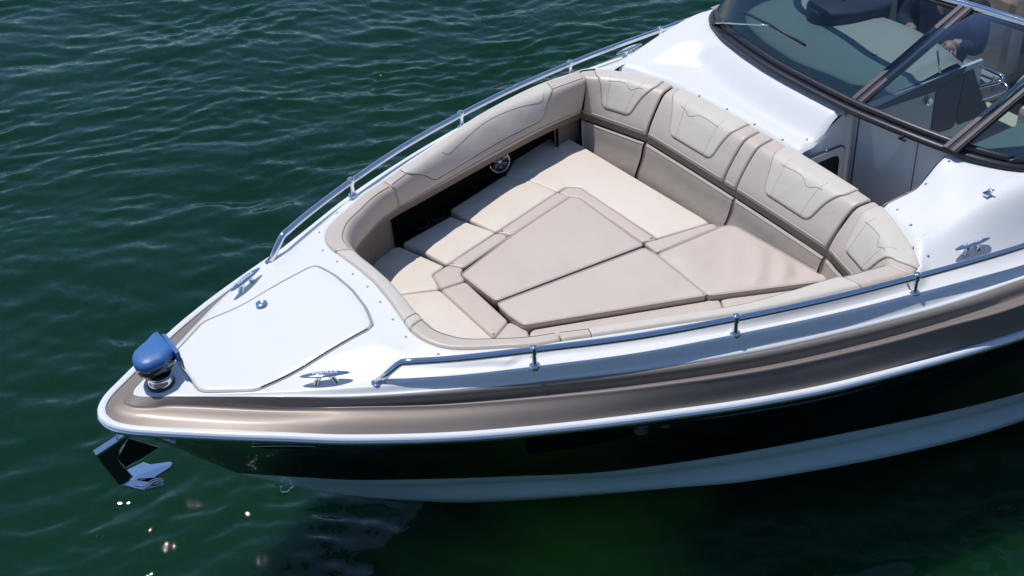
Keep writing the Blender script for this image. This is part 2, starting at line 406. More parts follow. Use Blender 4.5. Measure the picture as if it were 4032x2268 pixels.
# transom closes the hull aft
tr = [D[-1], K[-1], R_[-1], BT[-1], WT[-1], KL[-1]]
poly = [Vector((-4.9, p.y, p.z)) for p in tr]+[Vector((-4.9, -p.y, p.z)) for p in tr[::-1][1:]]
MB().prism(poly, (-.02, 0, 0)).build('transom', m_black, BOAT)

# ------------------------------------------------------------------ bow well curves (port half, bow centre -> aft corner)
O_ = V((-.270, 0, 1.272), (-.262, .15, 1.268), (-.250, .27, 1.263), (-.240, .376, 1.258), (-.256, .46, 1.252), (-.30, .54, 1.246), (-.37, .60, 1.242), (-.487, .669, 1.24), (-.60, .735, 1.24), (-.716, .778, 1.24), (-.83, .826, 1.24), (-1.1, .935, 1.238), (-1.5, 1.09, 1.235), (-1.9, 1.19, 1.228), (-2.235, 1.242, 1.198))
T_ = V((-.335, 0, 1.262), (-.33, .14, 1.258), (-.322, .25, 1.254), (-.325, .34, 1.25), (-.335, .415, 1.245), (-.37, .48, 1.24), (-.42, .54, 1.238), (-.51, .60, 1.235), (-.62, .668, 1.235), (-.74, .715, 1.232), (-.85, .765, 1.232), (-1.12, .875, 1.23), (-1.5, 1.02, 1.228), (-1.88, 1.085, 1.222), (-2.205, 1.13, 1.204))
L_ = V((-.345, 0, 1.10), (-.345, .14, 1.10), (-.345, .25, 1.10), (-.355, .34, 1.10), (-.37, .42, 1.10), (-.40, .49, 1.10), (-.45, .54, 1.10), (-.53, .60, 1.098), (-.63, .67, 1.095), (-.765, .73, 1.09), (-.87, .765, 1.082), (-1.13, .84, 1.072), (-1.5, .945, 1.06), (-1.83, 1.03, 1.05), (-2.165, 1.13, 1.006))
NS = len(O_)-1
# back row keyed by the y of the lip
BK = [0, .10, .25, .45, .69, .78, .87, .97, 1.06, 1.14]
BO = V((-2.545, 0, 1.222), (-2.542, .10, 1.222), (-2.538, .25, 1.222), (-2.53, .46, 1.222), (-2.515, .735, 1.22), (-2.485, .85, 1.22), (-2.435, .98, 1.214), (-2.378, 1.11, 1.202), (-2.31, 1.215, 1.192), (-2.225, 1.245, 1.195))
BT_ = V((-2.425, 0, 1.207), (-2.425, .10, 1.207), (-2.425, .25, 1.207), (-2.42, .455, 1.207), (-2.412, .715, 1.207), (-2.388, .81, 1.207), (-2.35, .92, 1.207), (-2.305, 1.02, 1.204), (-2.245, 1.10, 1.202), (-2.195, 1.155, 1.20))
BL = V((-2.295, 0, 1.008), (-2.295, .10, 1.008), (-2.294, .25, 1.008), (-2.291, .45, 1.008), (-2.284, .69, 1.008), (-2.262, .78, 1.007), (-2.238, .87, 1.006), (-2.21, .97, 1.005), (-2.187, 1.06, 1.004), (-2.165, 1.14, 1.003))
def kidx(s):
    a = abs(s)
    if a >= BK[-1]: return len(BK)-1
    for i in range(len(BK)-1):
        if a <= BK[i+1]: return i+(a-BK[i])/(BK[i+1]-BK[i])
def prof(L, T, O, t):
    out = (O-T); out.z = 0; out.normalize()
    z = Vector((0, 0, 1))
    pts = [L+out*.035-z*.006, L+out*.004, L.lerp(T, .33)-out*.013, L.lerp(T, .78)-out*.012+z*.0, T+z*.003+out*.004, T.lerp(O, .5)+z*.009, O-out*.008+z*.003, O-z*.03]
    return cat(pts, t)
def f_side(side):
    def f(s, t):
        p = prof(cat(L_, s), cat(T_, s), cat(O_, s), t); return Vector((p.x, p.y*side, p.z))
    return f
def f_back(s, t):
    k = kidx(s); p = prof(cat(BL, k), cat(BT_, k), cat(BO, k), t); return Vector((p.x, p.y*(1 if s >= 0 else -1), p.z))
def surf(f, s0, s1, t0, t1, ns, nt, off=0., puff=.012, flip=False, edges=(1, 1, 1, 1), corner=0.):
    """s0,s1 functions of t in [0,1]; the border rolls under by puff"""
    S0 = s0 if callable(s0) else (lambda a: s0); S1 = s1 if callable(s1) else (lambda a: s1)
    As = [0, .004, .012, .025, .045, .075]; As = sorted(set(As+[1-a for a in As]+[i/ns for i in range(1, ns)]))
    Bs = [0, .01, .03, .06, .1]; Bs = sorted(set(Bs+[1-b for b in Bs]+[i/nt for i in range(1, nt)]))
    rows = []
    h = 1e-3
    for b in Bs:
        r = []; t = t0+(t1-t0)*b
        for a in As:
            s = S0(b)+(S1(b)-S0(b))*a
            p = f(s, t)
            ds = f(s+h, t)-f(s-h, t); dt = f(s, t+h)-f(s, t-h)
            n = ds.cross(dt)
            if n.length < 1e-12: n = Vector((0, 0, 1))
            n.normalize()
            if flip: n = -n
            ls = ds.length/(2*h)*abs(S1(b)-S0(b)); lt = dt.length/(2*h)*abs(t1-t0)
            d = 9.
            if edges[0]: d = min(d, a*ls)
            if edges[1]: d = min(d, (1-a)*ls)
            if edges[2]: d = min(d, b*max(lt, .12))
            if edges[3]: d = min(d, (1-b)*max(lt, .12))
            k = max(0., 1-d/puff); drop = puff*(1-math.sqrt(max(0, 1-k*k)))
            r.append(p+n*(off-drop))
        rows.append(r)
    return rows
def linef(f, pts, off, flip=False):
    out = []; h = 1e-3
    for s, t in pts:
        p = f(s, t); n = (f(s+h, t)-f(s-h, t)).cross(f(s, t+h)-f(s, t-h)).normalized()
        out.append(p+(-n if flip else n)*off)
    return out
def lin(a, b, n): return [(a[0]+(b[0]-a[0])*i/(n-1), a[1]+(b[1]-a[1])*i/(n-1)) for i in range(n)]
def smooth_st(pts, n):
    P = [Vector((p[0], p[1], 0)) for p in pts]; return [(v.x, v.y) for v in [cat(P, i*(len(P)-1)/(n-1)) for i in range(n)]]

FS = {1: f_side(1), -1: f_side(-1)}
def pad(name, f, s0, s1, m, flip, ns=24, t0=0., t1=7., lab=None):
    mb = MB(); mb.grid(surf(f, s0, s1, t0, t1, ns, 26, 0, .012, flip, (1, 1, 0, 0)))
    o = mb.build(name, m, BOAT)
    if lab: o['label'] = lab
    return o
def seam(parent, f, pts, flip, r=.0018, off=.0005, m=None, name='stitching'):
    MB().tube(linef(f, pts, off, flip), r, 6).build(name, m or m_seam, parent)

# orientation test: does ds x dt point into the well / up?
def needs_flip(f, s, t=3.0):
    h = 1e-3; n = (f(s+h, t)-f(s-h, t)).cross(f(s, t+h)-f(s, t-h)); p = f(s, t)
    c = Vector((-1.2, 0, 1.5))-p
    return n.dot(c) < 0
FL = {sg: needs_flip(FS[sg], 11.) for sg in (1, -1)}
FLB = {sg: needs_flip(f_back, sg*.4) for sg in (1, -1)}

for sg in (1, -1):
    f, fl = FS[sg], FL[sg]
    side = 'port' if sg == 1 else 'starboard'
    # forward coaming bolster
    s_a = 2.9 if sg == 1 else 2.62
    b = pad('coaming_bolster', f, s_a, 9.0, m_taupe, fl, 40)
    seam(b, f, [(s, 4.25) for s in np.linspace(s_a+.15, 8.9, 40)], fl)
    seam(b, f, [(s, 1.35) for s in np.linspace(s_a+.1, 8.95, 40)], fl, .003, .001, m_pipe, 'piping')
    # aft side bolster with its pale pillow
    b = pad('coaming_bolster', f, 9.03, 13.97, m_taupe, fl, 50)
    seam(b, f, [(s, 4.25) for s in np.linspace(9.1, 10.1, 12)], fl)
    seam(b, f, [(s, 4.25) for s in np.linspace(13.1, 13.9, 12)], fl)
    seam(b, f, [(s, 1.35) for s in np.linspace(9.1, 13.95, 40)], fl, .003, .001, m_pipe, 'piping')
    cut = lambda q: sm(max(0, (.10-q)/.10))**2
    s0 = lambda q: 10.02+ (.55*(1-sm(q/.5)))+.10*cut(q)
    s1 = lambda q: 13.20- .22*(1-sm(q/.5))-.10*cut(q)
    mb = MB(); mb.grid(surf(f, s0, s1, 2.0, 6.9, 50, 22, .005, .010, fl, (1, 1, 1, 0)))
    pl = mb.build('pillow_panel', m_pillow, b)
    edge = [(s0((t-2.0)/4.9), t) for t in np.linspace(6.6, 2.0, 16)]+[(s, 2.0) for s in np.linspace(s0(0), s1(0), 30)][1:-1]+[(s1((t-2.0)/4.9), t) for t in np.linspace(2.0, 6.6, 16)]
    seam(pl, f, edge, fl, .0030, -.001)
    w_ = smooth_st([(10.95, 3.9), (11.05, 3.3), (11.3, 3.45), (11.9, 3.9), (12.5, 3.7), (12.9, 3.35), (13.0, 4.1)], 40)
    seam(pl, f, w_, fl, .0014, .0054, m_emb)
# forward bolster in pale vinyl crosses the centreline
def f_front(s, t):
    return FS[1](s, t) if s >= 0 else FS[-1](-s, t)
flf = needs_flip(f_front, 1.0); 
mb = MB(); rowsF = surf(f_front, -2.6, 2.88, 0, 7., 36, 26, .0, .012, flf, (1, 1, 0, 0))
fb = MB().grid(rowsF).build('forward_bolster', m_pillow, BOAT); fb['label'] = 'light grey forward bolster'
seam(fb, f_front, [(2.35, t) for t in np.linspace(3.2, 6.8, 12)], flf)

# backrests -------------------------------------------------------------
def trap(sa, sb, ta, tb, ch=.1):
    pass
def backrest(sa, sb, pil=None, wedge=False, lab=None):
    sg = 1 if (sa+sb) > 0 else -1
    fl = FLB[1]
    b = pad('backrest', f_back, sa, sb, m_taupe, fl, 26)
    if lab: b['label'] = lab
    seam(b, f_back, [(s, 1.3) for s in np.linspace(sa+.01, sb-.01, 16)], fl, .003, .001, m_pipe, 'piping')
    if pil:
        (ba, bb), (ta_, tb_) = pil        # bottom range, top range
        tm = 1.95
        def edge_fn(lo, hi, sgn):
            def g(q):
                v = lo+(hi-lo)*min(1, q/.52)
                return v+sgn*.03*max(0, (.06-q)/.06)**2
            return g
        g0 = edge_fn(ba, ta_, 1); g1 = edge_fn(bb, tb_, -1)
        mb = MB(); mb.grid(surf(f_back, g0, g1, tm, 6.95, 26, 24, .008, .012, fl, (1, 1, 1, 0)))
        p = mb.build('headrest_panel', m_pillow, b)
        dt = 6.95-tm
        edge = [(g0((t-tm)/dt), t) for t in np.linspace(6.7, tm, 22)]+[(s, tm) for s in np.linspace(g0(0), g1(0), 14)][1:-1]+[(g1((t-tm)/dt), t) for t in np.linspace(tm, 6.7, 22)]
        seam(p, f_back, edge, fl, .0030, -.001)
        wd_ = bb-ba
        seam(p, f_back, lin((ba+.16*wd_, tm+.1), (ta_+.22*(tb_-ta_), 4.6), 12), fl, .0009, .0080, m_emb)
        seam(p, f_back, lin((bb-.16*wd_, tm+.1), (tb_-.22*(tb_-ta_), 4.6), 12), fl, .0009, .0080, m_emb)
        a_, c_ = ta_+.2*(tb_-ta_), tb_-.2*(tb_-ta_)
        k = .28 if sg < 0 and not wedge else .72
        def wavy(x): return 3.75-.5*math.exp(-((x-k)/.13)**2)+.15*math.sin(x*3.1)
        seam(p, f_back, [(a_+(c_-a_)*x, wavy(x)) for x in np.linspace(0, 1, 26)], fl, .0016, .0080, m_emb)
    return b
backrest(-1.135, -.697, ((-1.01, -.83), (-1.06, -.745)), True)
backrest(-.687, -.075, ((-.53, -.205), (-.635, -.16)))
backrest(-.068, .028)
backrest(.035, .687, ((.215, .525), (.135, .60)))
backrest(.697, 1.135, ((.80, .99), (.735, 1.08)), True)
# dark band and lower panels under the backrests
def fb_low(s, t):
    k = kidx(s); L = cat(BL, k); O = cat(BO, k); out = O-L; out.z = 0; out.normalize(); z = Vector((0, 0, 1))
    pts = [L+out*.016+z*.012, L+out*.012-z*.048, L+out*.004-z*.052, L-out*.008-z*.062, L-out*.030-z*.14, L-out*.072-z*.225, L-out*.075-z*.30]
    p = cat(pts, t); return Vector((p.x, p.y*(1 if s >= 0 else -1), p.z))
for sa, sb in ((-1.135, -.697), (-.687, .034), (.042, .687), (.697, 1.135)):
    fl = FLB[1]
    rows = [[fb_low(s, t) for s in np.linspace(sa-.006, sb+.006, 20)] for t in (0, .5, 1.0)]
    MB().grid(rows).build('recess_band', m_brown, BOAT)
    mb = MB(); mb.grid(surf(fb_low, sa, sb, 1.6, 6, 22, 14, 0, .010, fl, (1, 1, 0, 0)))
    o = mb.build('lower_back_panel', m_panel if abs(sa) < .65 or abs(sb) < .65 else m_panel, BOAT)
    seam(o, fb_low, [(s, 2.9) for s in np.linspace(sa+.01, sb-.01, 16)], fl, .0028, .0005, m_pipe, 'piping')

# side liner under the bolsters ---------------------------------------------
for sg in (1, -1):
    def S(s, o, z, absz=False):
        L = cat(L_, s); O = cat(O_, s); T = cat(T_, s); out = O-T; out.z = 0; out.normalize()
        p = L+out*o; p.z = z if absz else L.z+z; return Vector((p.x, p.y*sg, p.z))
    ss = np.linspace(0, 14, 90)
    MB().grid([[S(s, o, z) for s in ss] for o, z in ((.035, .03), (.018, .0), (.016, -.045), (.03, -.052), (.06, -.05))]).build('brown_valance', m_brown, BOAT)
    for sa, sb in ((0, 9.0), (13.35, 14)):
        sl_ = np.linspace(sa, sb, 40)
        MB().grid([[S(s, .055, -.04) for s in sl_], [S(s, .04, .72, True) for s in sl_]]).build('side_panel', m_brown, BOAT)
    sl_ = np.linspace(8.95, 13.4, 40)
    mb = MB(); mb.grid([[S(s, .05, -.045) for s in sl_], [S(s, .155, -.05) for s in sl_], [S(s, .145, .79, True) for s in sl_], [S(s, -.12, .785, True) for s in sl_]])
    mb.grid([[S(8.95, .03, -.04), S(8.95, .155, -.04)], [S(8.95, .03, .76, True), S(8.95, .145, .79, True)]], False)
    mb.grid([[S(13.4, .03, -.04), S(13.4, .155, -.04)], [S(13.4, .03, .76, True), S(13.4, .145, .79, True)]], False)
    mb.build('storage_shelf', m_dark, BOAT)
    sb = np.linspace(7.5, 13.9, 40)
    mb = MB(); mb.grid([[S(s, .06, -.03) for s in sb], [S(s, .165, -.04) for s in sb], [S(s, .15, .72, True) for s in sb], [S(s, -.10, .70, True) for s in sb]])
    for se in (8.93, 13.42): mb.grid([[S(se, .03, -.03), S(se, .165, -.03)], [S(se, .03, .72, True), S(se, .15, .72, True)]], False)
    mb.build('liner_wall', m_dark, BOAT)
for (u, v) in (c3(835, 1235), c3(945, 1175), c3(1230, 1000), c3(1345, 945)):
    p = at(u, v, .795)
    for sg in (-1, 1):
        q = (p.x, p.y*(-sg), .789)
        MB().lathe([(.034, -.05), (.036, .003), (.041, .006), (.044, .003), (.044, -.002)], q).build('cup_holder', m_cup, BOAT)
# speaker on the starboard side wall
spx, spy = c3(1385, 790)
sp = at(spx, spy, .90); nrm = Vector((.10, 1, .25)).normalized()
mb = MB(); mb.lathe([(0, 0), (.052, 0), (.060, .004), (.066, .012), (.070, .008), (.070, -.01)], sp, nrm, 32)
SPK = mb.build('speaker', m_win, BOAT)
a = nrm.orthogonal().normalized(); bb_ = nrm.cross(a); mb = MB()
for k in range(6):
    an = k*math.pi/3+.3
    for da in (-.13, .13):
        d0 = a*math.cos(an+da*2.2)+bb_*math.sin(an+da*2.2); d1 = a*math.cos(an+da)+bb_*math.sin(an+da)
        mb.tube([sp+nrm*.012+d0*.012, sp+nrm*.012+d1*.056], .0022, 6)
mb.build('speaker_grille', m_steel, SPK)
mb = MB(); mb.lathe([(0, .016), (.010, .016), (.013, .012)], sp, nrm, 16); mb.build('speaker_hub', m_steel, SPK)
mb = MB(); mb.lathe([(.058, .009), (.0605, .011), (.063, .009)], sp, nrm, 32); mb.build('speaker_ring', m_steel, SPK)

ER = text_mesh('ER', .020); ER.materials.clear(); ER.materials.append(m_letter)
er = bpy.data.objects.new('lettering', ER); C.collection.objects.link(er); er.parent = SPK
fx = nrm.cross(Vector((0, 0, 1))).normalized(); fx = -fx if fx.dot(RR) < 0 else fx; fy = nrm.cross(fx)
er.matrix_local = Matrix.Translation(sp+nrm*.0135+fx*.044+fy*.018) @ Matrix((fx, fy, nrm)).transposed().to_4x4()
# well floor
fl_ = [Vector((p.x, p.y*.93, .70)) for p in path(L_, 30)]
MB().prism(mir(fl_)[::-1][:-1]+fl_+V((-2.3, 1.0, .70), (-2.3, -1.0, .70)), (0, 0, -.1)).build('well_floor', m_brown, BOAT)

# ------------------------------------------------------------------ deck moulding
SH = V((.79, 0, 0), (.772, .03, 0), (.66, .123, 0), (.50, .232, 0), (.34, .335, 0), (.17, .445, 0), (0, .545, 0), (-.25, .672, 0), (-.5, .80, 0), (-.72, .895, 0), (-.9, .965, 0), (-1.12, 1.045, 0), (-1.5, 1.165, 0), (-1.9, 1.263, 0), (-2.2, 1.325, 0))
for p in SH: p.z = e_(p.x)
SHX = path(SH+V((-2.7, 1.385, e_(-2.7)), (-3.5, 1.46, e_(-3.5)), (-4.9, 1.53, e_(-4.9))), 400)
_sx = np.array([p.x for p in SHX])[::-1]; _sy = np.array([p.y for p in SHX])[::-1]
ysh = lambda x: float(np.interp(x, _sx, _sy))
_wx = [(0, -2.795), (.25, -2.80), (.45, -2.82), (.67, -2.86), (.84, -2.91), (1.0, -2.99), (1.11, -3.10)]
def wbx0(y): return float(np.interp(y, [a_[0] for a_ in _wx], [a_[1] for a_ in _wx]))
def zdk(x, y):
    if x > -1.2: cr = .072*sm((.40-x)/.60)*sm((ysh(x)-abs(y))/.22)
    else: cr = .06*sm((ysh(x)-abs(y))/.12)
    a = 0
    if x < -2.2:
        rw_ = .18+.55*sm((abs(y)-.75)/.4)
        g = sm((ysh(x)-abs(y))/.26); cr = g*(.105+.03*sm((-2.4-x)/.4)+.13*sm((wbx0(min(1.1, abs(y)))+rw_-x)/rw_))
    return e_(x)+cr
Dx = byx(cD, [0]); 
fD = path(cD, 800); _dx = np.array([p.x for p in fD])[::-1]; _dy = np.array([p.y for p in fD])[::-1]; _dz = np.array([p.z for p in fD])[::-1]
def Dp(q):   # nearest point on curve D
    return min(fD, key=lambda p: (p.x-q.x)**2+(p.y-q.y)**2)
NI = 120
rowset = [[] for _ in range(26)]
for i in range(NI+1):
    s = i*14/NI; O = cat(O_, s); S = cat(SH, s); S.z = e_(S.x)
    out = S-O; out.z = 0; dist = out.length; out.normalize()
    T = cat(T_, s); o2 = O-T; o2.z = 0; o2.normalize()
    k = min(1, dist/.12)
    pts = [O-o2*.01-Vector((0, 0, .05)), O-o2*.002-Vector((0, 0, .008)), O+o2*.004+Vector((0, 0, .000))]
    nar = 1-sm((dist-.12)/.10)
    pts += [O+o2*.014*k+Vector((0, 0, .000)), O+o2*.034*k-Vector((0, 0, .008*k+nar*.022))]
    b0 = O+o2*.048*k
    for j in range(1, 9):
        p = b0.lerp(S, j/9.); zz = zdk(p.x, p.y); zt = b0.z-.012*k
        f = sm(j/9.*dist/.09); p.z = zt*(1-f)+zz*f if dist > .16 else S.z+.006*(1-j/9.)
        pts.append(p)
    pts.append(S)
    Dq = Dp(S) if s >= 2 else cat(cD, 1.5*s if s < 1 else 1.5+(s-1)*1.45)
    for f, dz in ((.10, .002), (.30, -.002), (.50, -.0055), (.64, -.0075), (.74, -.004), (.84, .001), (.93, .003), (.98, .002)):
        p = S.lerp(Dq, f); p.z += dz*sm((.8-S.x)/.4); pts.append(p)
    pts.append(Dq.copy())
    for j, p in enumerate(pts): rowset[j].append(p)
NR = len(pts)
mb = MB()
mb.grid([mir(r)[::-1][:-1]+r for r in rowset[:NR]])
DECK = mb.build('foredeck', m_gel, BOAT)
# side and aft decks
WBc = V((-2.795, 0, 1.385), (-2.80, .25, 1.385), (-2.82, .45, 1.385), (-2.86, .67, 1.38), (-2.91, .84, 1.37), (-2.99, 1.0, 1.355), (-3.10, 1.11, 1.34), (-3.28, 1.19, 1.325), (-3.6, 1.25, 1.31), (-4.2, 1.31, 1.29), (-4.9, 1.35, 1.27))
WB = path(WBc, 120)
WF = WB+[]; 
def wbx(y):
    y = abs(y); a = [(p.y, p.x) for p in WB if p.x > -3.3]; return float(np.interp(y, [q[0] for q in a], [q[1] for q in a]))
def wby(x):
    a = [(p.x, p.y) for p in WB][::-1]; return float(np.interp(x, [q[0] for q in a], [q[1] for q in a]))
def bko(y):  # back edge of the backrests
    a = [(p.y, p.x) for p in BO]; return float(np.interp(abs(y), [q[0] for q in a], [q[1] for q in a]))
def deckz(x, y):
    ez = (1.235 if abs(y) < .75 else 1.235-.045*sm((abs(y)-.75)/.4))-.012
    if abs(y) < 1.10:
        f = sm((bko(y)+.012-x)/.05); return ez*(1-f)+zdk(x, y)*f
    return zdk(x, y)
def lipz(x, y, p):  # small raised lip beside the upholstery
    return zdk(x, y)
for sg, y0, y1 in ((-1, -1.10, .215), (1, .805, 1.10)):
    rows = []
    for y in np.linspace(y0, y1, 60 if sg < 0 else 24):
        xa = bko(y)+.012; xb = wbx(min(abs(y), 1.12))-.06
        r = []
        ez = (1.235 if abs(y) < .75 else 1.235-.045*sm((abs(y)-.75)/.4))
        for q in np.linspace(0, 1, 22):
            x = xa+(xb-xa)*q; z = zdk(x, y)
            f = sm(q*abs(xb-xa)/.05); z = (ez-.012)*(1-f)+z*f
            if q == 0: z -= .03
            # rolled edge at the walk-through
            d = (.215-y) if sg < 0 else (y-.805)
            if d < .02: z -= .02*(1-math.sqrt(max(0, 1-(1-d/.02)**2)))
            r.append(Vector((x, y, z)))
        rows.append(r)
    MB().grid(rows).build('cowl_deck', m_gel, BOAT)
for sg in (1, -1):
    rows = []
    for x in np.linspace(-2.19, -4.9, 90):
        yo = ysh(x)
        if x > -2.235: yi = float(np.interp(x, [-2.235, -2.19], [1.24, 1.23]))+.004
        elif x > -2.38: yi = float(np.interp(x, [-2.38, -2.31, -2.235], [1.11, 1.215, 1.245]))+.004
        elif x > -3.1: yi = 1.09
        else: yi = wby(x)-.03
        Dq = Vector((x, float(np.interp(x, _dx, _dy)), float(np.interp(x, _dx, _dz))))
        S = Vector((x, yo, e_(x)))
        r = [Vector((x, yi, 1.20 if x > -2.38 else zdk(x, yi)-.0008))]
        for q in np.linspace(.02, 1, 12):
            y = yi+(yo-yi)*q; f = sm(q*(yo-yi)/.06) if x > -2.4 else 1
            r.append(Vector((x, y, (1.205)*(1-f)+zdk(x, y)*f-.0008)))
        for f, dz in ((.10, .002), (.30, -.002), (.50, -.0055), (.64, -.0075), (.74, -.004), (.84, .001), (.93, .003), (.98, .002), (1., 0)):
            p = S.lerp(Dq, f); p.z += dz-.0005; r.append(p)
        rows.append([Vector((p.x, p.y*sg, p.z)) for p in r])
    MB().grid(rows).build('side_deck', m_gel, BOAT)

# anchor locker hatch ----------------------------------------------------------
hp = [(.603, .147), (.42, .278), (-.118, .275), (-.152, .15), (-.163, 0)]
hp = hp+[(x, -y) for x, y in hp[::-1][1:]]
def roundpoly(P, r, n=5):
    out = []; N = len(P)
    for i in range(N):
        a, b, c = Vector(P[i-1]).to_2d() if False else Vector(P[i-1][:2]), Vector(P[i][:2]), Vector(P[(i+1) % N][:2])
        d1 = (a-b); d2 = (c-b); l = min(r, d1.length*.45, d2.length*.45)
        p = b+d1.normalized()*l; q = b+d2.normalized()*l
        for k in range(n+1):
            t = k/n; out.append(p*(1-t)**2+b*2*t*(1-t)+q*t*t)
    return out
def dense(P, step):
    out = []
    for i in range(len(P)):
        a, b = P[i], P[(i+1) % len(P)]; n = max(1, int((b-a).length/step))
        for k in range(n): out.append(a.lerp(b, k/n))
    return out
HP = dense(roundpoly(hp, .035), .02)
def ring_off(P, d):
    out = []; N = len(P); area = sum(P[i].x*P[(i+1) % N].y-P[(i+1) % N].x*P[i].y for i in range(N)); s = 1 if area > 0 else -1
    for i in range(N):
        t = (P[(i+1) % N]-P[i-1]); n = Vector((t.y, -t.x)).normalized()*s; out.append(P[i]+n*d)
    return out
def lay(P, dz): return [Vector((p.x, p.y, zdk(p.x, p.y)+dz)) for p in P]
mb = MB()
hr = [(.010, -.002), (.008, .003), (.004, .004), (.0, .001), (-.001, -.003)]
mb.grid([lay(ring_off(HP, o), z) for o, z in hr], True, True)
HGAP = mb.build('hatch_gasket', mat('grey_gasket', (.30, .31, .33), .6), BOAT)
mb = MB()
rings = [lay(ring_off(HP, o), z) for o, z in ((-.002, -.002), (-.003, .004), (-.008, .0065))]
cen = Vector((.2, 0))
for k in range(1, 12):
    rings.append(lay([p.lerp(cen, k/12) for p in ring_off(HP, -.008)], .0065))
mb.grid(rings, True, True); mb.add(rings[-1], [list(range(len(rings[-1])))])
HATCH = mb.build('locker_hatch', m_gel, BOAT); HGAP.name = 'hatch_gasket'
hg = [Vector((x, .276, zdk(x, .276)+.004)) for x in np.linspace(.39, -.09, 40)]
hm_ = MB().tube(hg, .0022, 6)
for k in range(0, 40): hm_.lathe([(.0032, -.0035), (.0032, .0035)], hg[k], (1, 0, 0), 6)
hm_.build('piano_hinge', m_dsteel, HATCH)
lt = at(880+905/6.037, 1000+1180/6.037, zdk(.17, -.22)+.012)
MB().lathe([(0, .003), (.009, .002), (.012, .006), (.018, .007), (.025, .004), (.027, 0)], (lt.x, lt.y, lt.z), (0, 0, 1), 28).build('hatch_latch', m_steel, HATCH)
# snaps -------------------------------------------------------------------------
sn = [(-.60, .722), (-.428, .64), (-.276, .545), (-.222, .395), (-.219, .262), (-.228, .12)]
for x, y in sn:
    for sg in (1, -1):
        k = min(range(NI), key=lambda i: (rowset[4][i].x-x)**2+(rowset[4][i].y-y)**2); p = rowset[4][k]
        MB().lathe([(0, .004), (.0035, .0035), (.006, .001), (.007, -.004)], (p.x, p.y*sg, p.z), (0, 0, 1), 12).build('canvas_snap', m_snap, DECK)
MB().lathe([(0, .004), (.0035, .0035), (.006, .001), (.007, -.004)], rowset[4][0], (0, 0, 1), 12).build('canvas_snap', m_snap, DECK)
for (u, v) in (c5(105, 730), c5(315, 832), c5(525, 948), c5(737, 1065), c5(922, 1063), c5(1092, 972), c5(1215, 880), c6(1527, 278), c6(1338, 463), c6(1183, 540), c6(1103, 675), c6(1215, 798), c6(1353, 1052)):
    z = 1.26
    for _ in range(8): p = at(u, v, z); z = deckz(p.x, p.y)
    MB().lathe([(0, .004), (.0035, .0035), (.006, .001), (.007, -.004)], (p.x, p.y, z+.001), (0, 0, 1), 12).build('canvas_snap', m_snap, DECK)

# ------------------------------------------------------------------ grab rails
for sg in (1, -1):
    foot = Vector((0.0, .524, 1.2)); bend = Vector((-.093, .566, 1.285))
    rl = [bend, Vector((-.30, .682, 1.284)), Vector((-.566, .808, 1.283)), Vector((-.95, .97, 1.275)), Vector((-1.362, 1.102, 1.264)), Vector((-1.78, 1.213, 1.25)), Vector((-2.2, 1.297, 1.233))]
    if sg == -1: rl += [Vector((-2.55, 1.352, 1.217)), Vector((-2.9, 1.395, 1.20)), Vector((-3.16, 1.42, 1.19))]
    else: rl += [Vector((-2.7, 1.375, 1.21)), Vector((-3.2, 1.42, 1.185))]
    m_ = lambda P: [Vector((p.x, p.y*sg, p.z)) for p in P]
    top = path(rl, 60)
    RAIL = MB().tube(m_([foot, foot.lerp(bend, .5), bend-(bend-foot).normalized()*.012]+[bend+(top[1]-bend).normalized()*.006]+top[1:]), .0155, 14).build('grab_rail', m_steel, BOAT)
    MB().lathe([(.0, .004), (.020, .004), (.025, .002), (.026, -.003)], m_([foot])[0], (0, 0, 1), 20).build('rail_foot', m_steel, RAIL)
    st = [(-.566, .808), (-1.362, 1.102), (-2.2, 1.298)]+([(-2.925, 1.397)] if sg == -1 else [(-3.0, 1.404)])
    for x, y in st:
        zt = min(top, key=lambda p: abs(p.x-x)).z; zb = e_(x)+.004
        q = Vector((x, y*sg, 0))
        mb = MB(); mb.lathe([(.012, zb), (.0115, zb+.02), (.011, zt)], q, (0, 0, 1), 14)
        mb.lathe([(0, zt+.0225), (.010, zt+.022), (.0165, zt+.018), (.018, zt+.012), (.0165, zt+.004), (.016, zt-.012)], q, (0, 0, 1), 16)
        mb.lathe([(.012, zb+.012), (.018, zb+.010), (.0245, zb+.004), (.025, zb-.010)], q, (0, 0, 1), 20)
        mb.build('stanchion', m_steel, RAIL)

